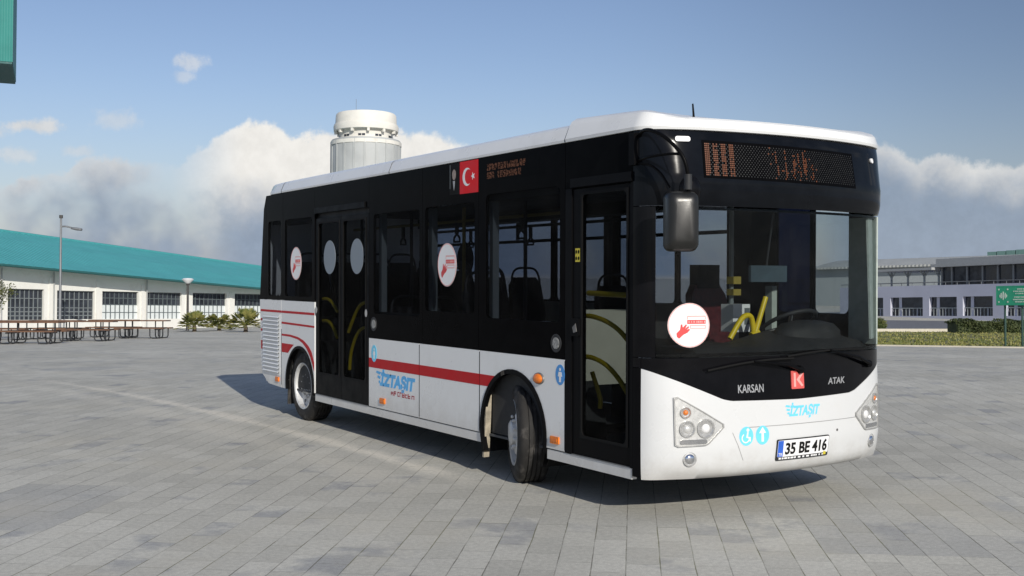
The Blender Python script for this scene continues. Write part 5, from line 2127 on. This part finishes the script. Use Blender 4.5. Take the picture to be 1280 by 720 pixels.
HL = [(0.175, 0.855), (0.20, 0.862), (0.530, 0.665), (0.532, 0.640), (0.415, 0.532), (0.39, 0.522), (0.205, 0.518), (0.182, 0.530)]
for mirrored in (False, True):
    f_ = mirx if mirrored else (lambda p: p)
    fxm = (lambda x: BWD - x) if mirrored else (lambda x: x)
    hl = add('headlight', patch(B(), f_(HL), FM, 0.001, 0.006, 0.03), reflector, bumper)
    rim_ = B()
    cxh = sum(p[0] for p in HL) / len(HL)
    czh = sum(p[1] for p in HL) / len(HL)
    n_ = len(HL)
    for i in range(n_):
        a, b_ = HL[i], HL[(i + 1) % n_]
        ai = (a[0] + (cxh - a[0]) * 0.06, a[1] + (czh - a[1]) * 0.06)
        bi = (b_[0] + (cxh - b_[0]) * 0.06, b_[1] + (czh - b_[1]) * 0.06)
        sub = 5
        for q in range(sub):
            l0, l1 = q / sub, (q + 1) / sub
            A = (a[0] + (b_[0] - a[0]) * l0, a[1] + (b_[1] - a[1]) * l0)
            Bq = (a[0] + (b_[0] - a[0]) * l1, a[1] + (b_[1] - a[1]) * l1)
            Ai = (ai[0] + (bi[0] - ai[0]) * l0, ai[1] + (bi[1] - ai[1]) * l0)
            Bi = (ai[0] + (bi[0] - ai[0]) * l1, ai[1] + (bi[1] - ai[1]) * l1)
            prism(rim_, f_([A, Bq, Bi, Ai]), FM, 0.001, 0.012)
    add('bezel', rim_, mat('bezel_grey' if not mirrored else 'bezel_grey_b', (0.40, 0.40, 0.39), 0.35, metal=0.3), hl)
    for (x, z, r, mm, inner) in ((0.252, 0.752, 0.034, lamp_grey, amber), (0.262, 0.640, 0.050, lamp_grey, reflector), (0.392, 0.640, 0.058, lamp_grey, white_film)):
        c = fsurf(s_of_x(fxm(x)), z, 0.007)
        sx_, sy_, nx, ny = f_at(s_of_x(fxm(x)))
        Mh = Matrix.Translation(c) @ Vector((nx, ny, 0)).to_track_quat('Z', 'Y').to_matrix().to_4x4()
        lp_ = add('lamp_bowl', lathe(B(), [(r * 1.15, 0.0), (r * 1.15, 0.010), (r, 0.010), (r * 0.85, 0.002), (r * 0.5, 0.0), (0, 0.0)], Mh, 24), mm, hl, smooth=35)
        bm = lathe(B(), [(r * 0.55, 0.001), (r * 0.48, 0.008), (r * 0.25, 0.013), (0, 0.014)], Mh, 20)
        o_ = add('lamp_lens', bm, inner, hl, smooth=50)
    add('daytime_strip', patch(B(), f_(rrect(0.215, 0.40, 0.537, 0.568, 0.012)), FM, 0.007, 0.013, 0.03), chrome, hl)
    add('cover', patch(B(), f_([(0.18 + (a - 0.18) * 0.98, 0.69 + (b - 0.69) * 0.97) for a, b in HL]), FM, 0.024, 0.026, 0.03), g_lens, hl)
    x = 0.285
    c = fsurf(s_of_x(fxm(x)), 0.432, 0.001)
    _, _, nx, ny = f_at(s_of_x(fxm(x)))
    Mh = Matrix.Translation(c) @ Vector((nx, ny, 0)).to_track_quat('Z', 'Y').to_matrix().to_4x4()
    fg = add('fog_lamp', lathe(B(), [(0.050, -0.01), (0.050, 0.006), (0.043, 0.007), (0.040, 0.001), (0, -0.001)], Mh, 24), lamp_grey, bumper, smooth=35)
    add('lamp_lens', lathe(B(), [(0.038, 0.001), (0.030, 0.010), (0.012, 0.014), (0, 0.0145)], Mh, 20), chrome, fg, smooth=50)

# hatch lines on the bumper
bm = B()
patch(bm, [(0.70, 0.628), (0.70, 0.633), (2.02, 0.633), (2.02, 0.628)], FM, 0.0004, 0.0012)
patch(bm, [(0.695, 0.40), (0.60, 0.60), (0.605, 0.60), (0.70, 0.40)], FM, 0.0004, 0.0012)
add('hatch_seam', bm, mat('seam_grey', (0.30, 0.30, 0.30), 0.6), bumper)
add('tow_cover', patch(B(), disc_pts(1.60, 0.555, 0.010, 0.010, 12), FM, 0.0005, 0.003), hub_dark, bumper)
# number plate
pl = add('number_plate', patch(B(), rrect(0.975, 1.497, 0.378, 0.530, 0.012), FM, 0.002, 0.010), plastic_dark, bumper)
pw = add('plate_sheet', patch(B(), rrect(0.982, 1.490, 0.404, 0.522, 0.008), FM, 0.0105, 0.0125), plate_white, pl)
add('country_band', patch(B(), [(0.984, 0.406), (0.984, 0.520), (1.032, 0.520), (1.032, 0.406)], FM, 0.0128, 0.0136), plate_blue, pw)
bm = B()
text_bm(bm, "35 BE 416", 0.082, lambda a, b, d: FM(1.262 + a, 0.422 + b, d), 0.0128, 0.0140, bold=0.03, width=0.42)
add('lettering', bm, seam_black, pw)
bm = B()
text_bm(bm, "TR", 0.022, lambda a, b, d: FM(1.008 + a, 0.412 + b, d), 0.0138, 0.0146, bold=0.01)
add('country_code', bm, plate_white, pw)
bm = B()
random.seed(9)
x = 1.0
while x < 1.46:
    ww = random.uniform(0.012, 0.03)
    patch(bm, [(x, 0.386), (x, 0.398), (x + ww, 0.398), (x + ww, 0.386)], FM, 0.0103, 0.0112)
    x += ww + random.choice((0.006, 0.008, 0.02))
add('frame_lettering', bm, plate_white, pl)
add('seal_sticker', patch(B(), rrect(1.44, 1.468, 0.388, 0.412, 0.004), FM, 0.0142, 0.015), yellow_dark, pl)
# red badge with a light K
bd_ = add('badge', patch(B(), rrect(1.118, 1.242, 0.880, 1.008, 0.006), FM, 0.001, 0.008), mat('badge_red', (0.62, 0.10, 0.09), 0.3), bus)
bm = B()
patch(bm, [(1.140, 0.895), (1.140, 0.993), (1.160, 0.993), (1.160, 0.895)], FM, 0.0083, 0.0095)
patch(bm, [(1.166, 0.945), (1.215, 0.993), (1.232, 0.985), (1.196, 0.945), (1.232, 0.902), (1.215, 0.895)], FM, 0.0083, 0.0095)
add('badge_mark', bm, mat('badge_pink', (0.72, 0.36, 0.33), 0.3), bd_)
bm = B()
text_bm(bm, "KARSAN", 0.058, lambda a, b, d: FM(0.757 + a, 0.872 + b, d), 0.001, 0.004, bold=0.012, width=0.215)
add('name_lettering', bm, grey_letter, bus)
bm = B()
text_bm(bm, "ATAK", 0.048, lambda a, b, d: FM(1.603 + a, 0.895 + b, d), 0.001, 0.004, bold=0.015, width=0.20, shear=0.15)
add('model_lettering', bm, grey_letter, bus)


def wings(mapf, bm, x, z, s, d0, d1, sgn=1):
    """three swept strokes before the first letter of the wordmark"""
    for k in range(3):
        a = x - s * (0.55 - 0.10 * k)
        zz = z + s * (0.86 - 0.34 * k)
        pts = [(a, zz), (a + s * 0.10, zz + s * 0.16), (x + s * 0.05, zz + s * 0.10), (x - s * 0.02 - s * 0.0, zz - s * 0.10)]
        patch(bm, pts, mapf, d0, d1)


bm = B()
text_bm(bm, "İZTAŞIT", 0.070, lambda a, b, d: FM(1.250 + a, 0.690 + b, d), 0.0006, 0.0014, bold=0.04, width=0.315, shear=0.28)
wings(FM, bm, 1.10, 0.692, 0.075, 0.0006, 0.0014)
add('wordmark', bm, cyan_film, bumper)
for x, kind_ in ((0.714, 0), (0.851, 1)):
    c_ = add('pictogram_disc', patch(B(), disc_pts(x, 0.570, 0.058, 0.066), FM, 0.0006, 0.0014, 0.03), cyan_film, bumper)
    bm = B()
    if kind_:
        patch(bm, [(x - 0.010, 0.525), (x - 0.010, 0.585), (x - 0.030, 0.585), (x, 0.628), (x + 0.030, 0.585), (x + 0.010, 0.585), (x + 0.010, 0.525)], FM, 0.0017, 0.0022)
    else:
        patch(bm, disc_pts(x + 0.012, 0.612, 0.012, 0.012, 12), FM, 0.0017, 0.0022)
        patch(bm, [(x - 0.002, 0.560), (x + 0.006, 0.598), (x + 0.018, 0.598), (x + 0.012, 0.566), (x + 0.035, 0.562), (x + 0.036, 0.532), (x + 0.026, 0.532), (x + 0.024, 0.552)], FM, 0.0017, 0.0022)
        for q in range(16):
            t0, t1 = R(120 + 15 * q), R(135 + 15 * q)
            patch(bm, [(x - 0.006 + 0.034 * math.cos(t0), 0.556 + 0.034 * math.sin(t0)), (x - 0.006 + 0.034 * math.cos(t1), 0.556 + 0.034 * math.sin(t1)),
                       (x - 0.006 + 0.026 * math.cos(t1), 0.556 + 0.026 * math.sin(t1)), (x - 0.006 + 0.026 * math.cos(t0), 0.556 + 0.026 * math.sin(t0))], FM, 0.0017, 0.0022)
    add('pictogram', bm, white_film, c_)

# round stickers: a red hand holding up a card
HAND = [(-0.60, -0.52), (-0.50, -0.60), (-0.30, -0.42), (-0.12, -0.34), (0.02, -0.20), (-0.04, -0.15), (-0.16, -0.22), (-0.02, -0.08), (-0.08, -0.04), (-0.22, -0.16),
        (-0.13, 0.02), (-0.19, 0.04), (-0.33, -0.10), (-0.35, 0.05), (-0.42, 0.03), (-0.46, -0.20), (-0.62, -0.36)]
sticker_red = mat('sticker_red', (0.62, 0.05, 0.05), 0.5)
sticker_pink = mat('sticker_pink', (0.75, 0.36, 0.34), 0.5)


def sticker(mapf, a, b, r, flip, d0, parent, rx=None):
    """flip=-1 where the reader's right is -a"""
    rx = rx or r
    up = 1 if d0 >= 0 else -1
    D = lambda k: d0 + up * 0.0012 * k
    o = add('round_sticker', patch(B(), disc_pts(a, b, rx, r), mapf, D(0), D(1)), white_film, parent)
    m2 = lambda u, v, d: mapf(a + flip * u * rx, b + v * r, d)
    bm = B()
    patch(bm, HAND, m2, D(1.2), D(1.7), 0.12)
    patch(bm, [(-0.12, 0.06), (-0.12, 0.24), (0.80, 0.24), (0.80, 0.06)], m2, D(1.2), D(1.7), 0.12)
    add('hand_print', bm, sticker_red, o)
    bm = B()
    for (u0, u1, v0, v1) in ((-0.12, 0.80, 0.38, 0.43), (-0.12, -0.08, 0.27, 0.38), (0.76, 0.80, 0.27, 0.38), (0.02, 0.80, -0.16, -0.12), (0.02, 0.06, -0.115, -0.035), (0.76, 0.80, -0.115, -0.035), (0.0, 0.80, -0.03, 0.01)):
        patch(bm, [(u0, v0), (u0, v1), (u1, v1), (u1, v0)], m2, D(1.2), D(1.7), 0.12)
    random.seed(3)
    u = -0.06
    while u < 0.72:
        ww = random.uniform(0.04, 0.09)
        patch(bm, [(u, 0.10), (u, 0.20), (u + ww, 0.20), (u + ww, 0.10)], m2, D(1.9), D(2.3), 0.12)
        u += ww + random.choice((0.03, 0.03, 0.07))
    N_ = 40
    for i in range(N_):
        t0, t1 = 2 * math.pi * i / N_, 2 * math.pi * (i + 1) / N_
        patch(bm, [(math.cos(t0) * 0.99, math.sin(t0) * 0.99), (math.cos(t1) * 0.99, math.sin(t1) * 0.99), (math.cos(t1) * 0.95, math.sin(t1) * 0.95), (math.cos(t0) * 0.95, math.sin(t0) * 0.95)], m2, D(1.2), D(1.7), 0.12)
    add('card_print', bm, sticker_pink, o)
    return o


sticker(FM, 0.289, 1.345, 0.152, 1, 0.001, ws, 0.146)
sticker(dside, 2.950, 1.779, 0.193, -1, -0.001, w3, 0.175)
sticker(dside, 6.665, 1.825, 0.192, -1, -0.001, w1, 0.175)

# ------------------------------------------------ wipers
for (px0, z0, px1, z1, pvx, pvz) in ((0.40, 1.035, 1.12, 1.10, 1.20, 1.015), (1.06, 1.115, 1.92, 1.135, 2.02, 1.02)):
    bl = B()
    pts = [fsurf(s_of_x(px0 + (px1 - px0) * i / 8), z0 + (z1 - z0) * i / 8 + 0.02 * math.sin(math.pi * i / 8), 0.035) for i in range(9)]
    tube(bl, pts, 0.008, 8)
    wp = add('wiper', bl, seam_black, bus, smooth=60)
    mx_, mz_ = (px0 + px1) / 2, (z0 + z1) / 2 + 0.022
    arm_ = [fsurf(s_of_x(pvx), pvz, 0.03), fsurf(s_of_x(pvx + (mx_ - pvx) * 0.35), pvz + (mz_ - pvz) * 0.3 + 0.02, 0.055), fsurf(s_of_x(mx_), mz_, 0.048)]
    add('wiper_arm', tube(B(), arm_, [0.014, 0.011, 0.007], 8), black_satin, wp, smooth=60)
    add('wiper_pivot', lathe(B(), [(0, 0), (0.03, 0), (0.026, 0.035), (0, 0.04)], Matrix.Translation(fsurf(s_of_x(pvx), pvz, 0.0)) @ Matrix.Rotation(R(90), 4, 'X'), 14), black_satin, wp, smooth=50)

# ------------------------------------------------ side details: stripes, wordmark, flag, display
def film(name, pts, m, d=(-0.0016, -0.0004), parent=None, mp=None):
    return add(name, prism(B(), pts, mp or dside, *d), m, parent or bus)


for a, b_ in ((4.617, 3.498), (3.489, 2.374)):
    film('red_stripe', [(a, 0.757), (a, 0.852), (b_, 0.852), (b_, 0.757)], red_film)
film('red_stripe', [(2.365, 0.757), (2.365, 0.852), (2.115, 0.852), (2.155, 0.815), (2.21, 0.757)], red_film)
for seg in ((6.094, 7.146), (7.154, 7.90)):
    film('red_stripe', [(seg[0], 1.236), (seg[0], 1.263), (seg[1], 1.263), (seg[1], 1.236)], red_film)
film('red_stripe', [(6.094, 1.094), (6.094, 1.116), (7.146, 1.130), (7.146, 1.106)], red_film)
# the sweeping stripe that thickens over the rear arch
up_ = [(7.146, 0.985), (6.85, 0.985), (6.6, 0.968), (6.42, 0.935), (6.27, 0.88), (6.17, 0.81), (6.10, 0.70)]
dn_ = [(7.146, 0.962), (6.85, 0.960), (6.6, 0.940), (6.45, 0.902), (6.33, 0.845), (6.22, 0.76), (6.14, 0.66), (6.10, 0.60)]
bm = B()
N_ = 24


def along(pl, t):
    L = [0]
    for p, q in zip(pl, pl[1:]):
        L.append(L[-1] + math.dist(p, q))
    s = t * L[-1]
    for i in range(len(pl) - 1):
        if s <= L[i + 1] + 1e-9:
            f = (s - L[i]) / (L[i + 1] - L[i])
            return (pl[i][0] + (pl[i + 1][0] - pl[i][0]) * f, pl[i][1] + (pl[i + 1][1] - pl[i][1]) * f)


for i in range(N_):
    t0, t1 = i / N_, (i + 1) / N_
    prism(bm, [along(up_, t0), along(up_, t1), along(dn_, t1), along(dn_, t0)], dside, -0.0016, -0.0004)
bmesh.ops.remove_doubles(bm, verts=bm.verts[:], dist=1e-5)
add('red_stripe', bm, red_film, bus)
film('red_stripe', [(7.146, 0.765), (7.146, 0.872), (6.74, 0.872), (6.84, 0.82), (6.93, 0.765)], red_film)
film('red_stripe', [(7.83, 0.765), (7.83, 0.872), (7.885, 0.872), (7.880, 0.765)], red_film)
for z in (1.12, 0.99):
    film('red_stripe', [(7.835, z), (7.835, z + 0.03), (7.895, z + 0.03), (7.892, z)], red_film)

SM = lambda a0, b0: (lambda a, b, d: dside(a0 - a, b0 + b, d))
bm = B()
text_bm(bm, "İZTAŞIT", 0.115, SM(3.965, 0.598), -0.0016, -0.0004, bold=0.06, width=0.78, shear=0.2)
m_ = lambda a, b, d: dside(4.36 - (a), 0.60 + b, d)
for k in range(3):
    a = -0.085 + 0.03 * k
    zz = 0.105 - 0.045 * k
    prism(bm, [(a, zz + 0.008), (a + 0.015, zz + 0.028), (0.015 + 0.02 * (2 - k) * 0.5, zz + 0.018), (0.005, zz - 0.008)], m_, -0.0016, -0.0004)
add('wordmark', bm, blue_film, bus)
bm = B()
random.seed(12)
a = 4.10
z_ = 0.515
while a > 3.62:
    ww = random.uniform(0.032, 0.052)
    hh = random.choice((0.046, 0.046, 0.036))
    zz = z_ + 0.0
    st_w = ww * 0.28
    prism(bm, [(a, zz), (a, zz + hh), (a - st_w, zz + hh), (a - st_w, zz)], dside, -0.0016, -0.0004)
    for lev in random.sample((0.0, 0.40, 0.78), random.choice((1, 2, 2))):
        prism(bm, [(a - st_w - 0.0004, zz + hh * lev), (a - st_w - 0.0004, zz + hh * (lev + 0.22)), (a - ww, zz + hh * (lev + 0.22)), (a - ww, zz + hh * lev)], dside, -0.0016, -0.0004)
    if random.random() < 0.5:
        prism(bm, [(a - ww - 0.0004, zz), (a - ww - 0.0004, zz + hh), (a - ww - st_w, zz + hh), (a - ww - st_w, zz)], dside, -0.0016, -0.0004)
        a -= st_w
    a -= ww + random.choice((0.012, 0.012, 0.03))
add('small_lettering', bm, mat('text_red', (0.35, 0.05, 0.06), 0.5), bus)

for yc, zc, rx, rz_, mm in ((1.150, 0.934, 0.062, 0.078, mat('sign_blue', (0.06, 0.28, 0.66), 0.4)), (4.492, 0.900, 0.065, 0.085, cyan_film)):
    c_ = film('pictogram_disc', disc_pts(yc, zc, rx, rz_), mm, (-0.0022, -0.0004) if yc > 2 else (-0.0016, -0.0004))
    bm = B()
    m2 = SM(yc, zc)
    dd = (-0.0030, -0.0024)
    prism(bm, disc_pts(0, 0.040, 0.011, 0.013, 12), m2, *dd)
    prism(bm, [(-0.018, 0.022), (0.018, 0.022), (0.028, -0.012), (0.018, -0.014), (0.012, 0.002), (0.012, -0.056), (0.002, -0.056), (0, -0.02), (-0.002, -0.056), (-0.012, -0.056), (-0.012, 0.002), (-0.018, -0.014), (-0.028, -0.012)], m2, *dd)
    add('pictogram', bm, white_film, c_)
# turn signal, side reflectors, access plates
Ms = Matrix.Translation((0, 1.442, 0.884)) @ Matrix.Rotation(R(-90), 4, 'Y') @ Matrix.Diagonal((0.8, 1.3, 1, 1))
sg_ = add('side_indicator', lathe(B(), [(0.058, 0.0), (0.055, 0.012), (0.05, 0.013)], Ms, 24), hub_dark, bus, smooth=50)
add('lens', lathe(B(), [(0.050, 0.010), (0.042, 0.028), (0.022, 0.040), (0, 0.042)], Ms, 24), orange_lens, sg_, smooth=50)
for y, z in ((1.215, 0.432), (4.285, 0.440), (7.285, 0.425)):
    rf_ = film('side_reflector', rrect(y - 0.058, y + 0.058, z - 0.028, z + 0.028, 0.008), amber, (-0.012, -0.0002))
    film('lens_ridge', rrect(y - 0.04, y + 0.04, z - 0.012, z + 0.012, 0.005), orange_lens, (-0.016, -0.0122), rf_)
for y, z in ((1.205, 1.170), (4.50, 1.195)):
    Mv = Matrix.Translation((0, y, z)) @ Matrix.Rotation(R(-90), 4, 'Y')
    vp = add('emergency_valve', lathe(B(), [(0.070, 0.0), (0.070, 0.005), (0.060, 0.006), (0.056, 0.002), (0, 0.002)], Mv, 24), plastic_dark, bus, smooth=35)
    bm = B()
    lathe(bm, [(0.045, 0.002), (0.045, 0.006), (0, 0.006)], Mv, 20)
    add('valve_label', bm, mat('valve_grey' + str(int(y)), (0.26, 0.26, 0.25), 0.5, var=0.5, vscale=60), vp)
# portrait print and flag above the third window
po = film('portrait_print', [(2.722, 2.395), (2.722, 2.668), (2.905, 2.668), (2.905, 2.395)], seam_black, (-0.0016, -0.0004), w3)
film('print_edge', [(2.892, 2.45), (2.892, 2.66), (2.900, 2.66), (2.900, 2.45)], pillar_grey, (-0.0022, -0.0018), po)
film('face_print', disc_pts(2.823, 2.570, 0.034, 0.047, 20), skin_tone, (-0.0022, -0.0018), po)
film('shirt_print', [(2.845, 2.515), (2.806, 2.515), (2.812, 2.47), (2.825, 2.43), (2.838, 2.48)], mat('print_grey', (0.36, 0.37, 0.38), 0.5), (-0.0022, -0.0018), po)
flg = film('flag_print', [(2.398, 2.393), (2.398, 2.672), (2.719, 2.672), (2.719, 2.393)], flag_red, (-0.0016, -0.0004), w3)
bm = B()
fcx, fcz = 2.590, 2.535
m2 = SM(fcx, fcz)
ro, ri, off = 0.078, 0.064, 0.024
al = math.acos((ro * ro + off * off - ri * ri) / (2 * ro * off))
be = math.acos((ri * ri - ro * ro + off * off) / (2 * ri * off)) if False else math.atan2(ro * math.sin(al), ro * math.cos(al) - off)
outer = [(ro * math.cos(al + (2 * math.pi - 2 * al) * i / 30), ro * math.sin(al + (2 * math.pi - 2 * al) * i / 30)) for i in range(31)]
inner = [(off + ri * math.cos(be + (2 * math.pi - 2 * be) * i / 30), ri * math.sin(be + (2 * math.pi - 2 * be) * i / 30)) for i in range(31)]
for i in range(30):
    prism(bm, [outer[i], outer[i + 1], inner[i + 1], inner[i]], m2, -0.0024, -0.0018)
star = []
for i in range(10):
    r = 0.036 if i % 2 == 0 else 0.0145
    t = math.pi + 2 * math.pi * i / 10
    star.append((0.104 + r * math.cos(t), r * math.sin(t)))
prism(bm, star, m2, -0.0024, -0.0018)
bmesh.ops.dissolve_degenerate(bm, dist=1e-6, edges=bm.edges[:])
add('crescent_and_star', bm, white_film, flg)
# side destination display
random.seed(15)
sdp = film('side_display', rrect(1.44, 2.285, 2.475, 2.64, 0.01), black_gloss, (-0.0012, -0.0002), w4)
bm, bd = B(), B()
for line in range(2):
    zb2 = 2.495 + 0.062 * line + (0.006 if line else 0)
    c = 0
    ncol = 74 if line else 66
    while c < ncol:
        gw = random.choice((3, 4, 4, 5))
        pat = [[random.random() < 0.55 for _ in range(7)] for _ in range(gw)]
        for i in range(7):
            pat[0][i] = pat[0][i] or random.random() < 0.5
        for i in range(gw):
            for j in range(7):
                y = 2.245 - (c + i) * 0.0082
                z = zb2 + j * 0.0078
                if pat[i][j]:
                    prism(bm, [(y - 0.0030, z - 0.0030), (y - 0.0030, z + 0.0030), (y + 0.0030, z + 0.0030), (y + 0.0030, z - 0.0030)], dside, -0.0022, -0.0014)
        c += gw + random.choice((1, 1, 2))
        if line == 0 and 14 < c < 19:
            c += 6
add('lit_dots', bm, emit('led_amber_side', (1.0, 0.34, 0.08), 0.07, (0.05, 0.015, 0.006)), sdp)
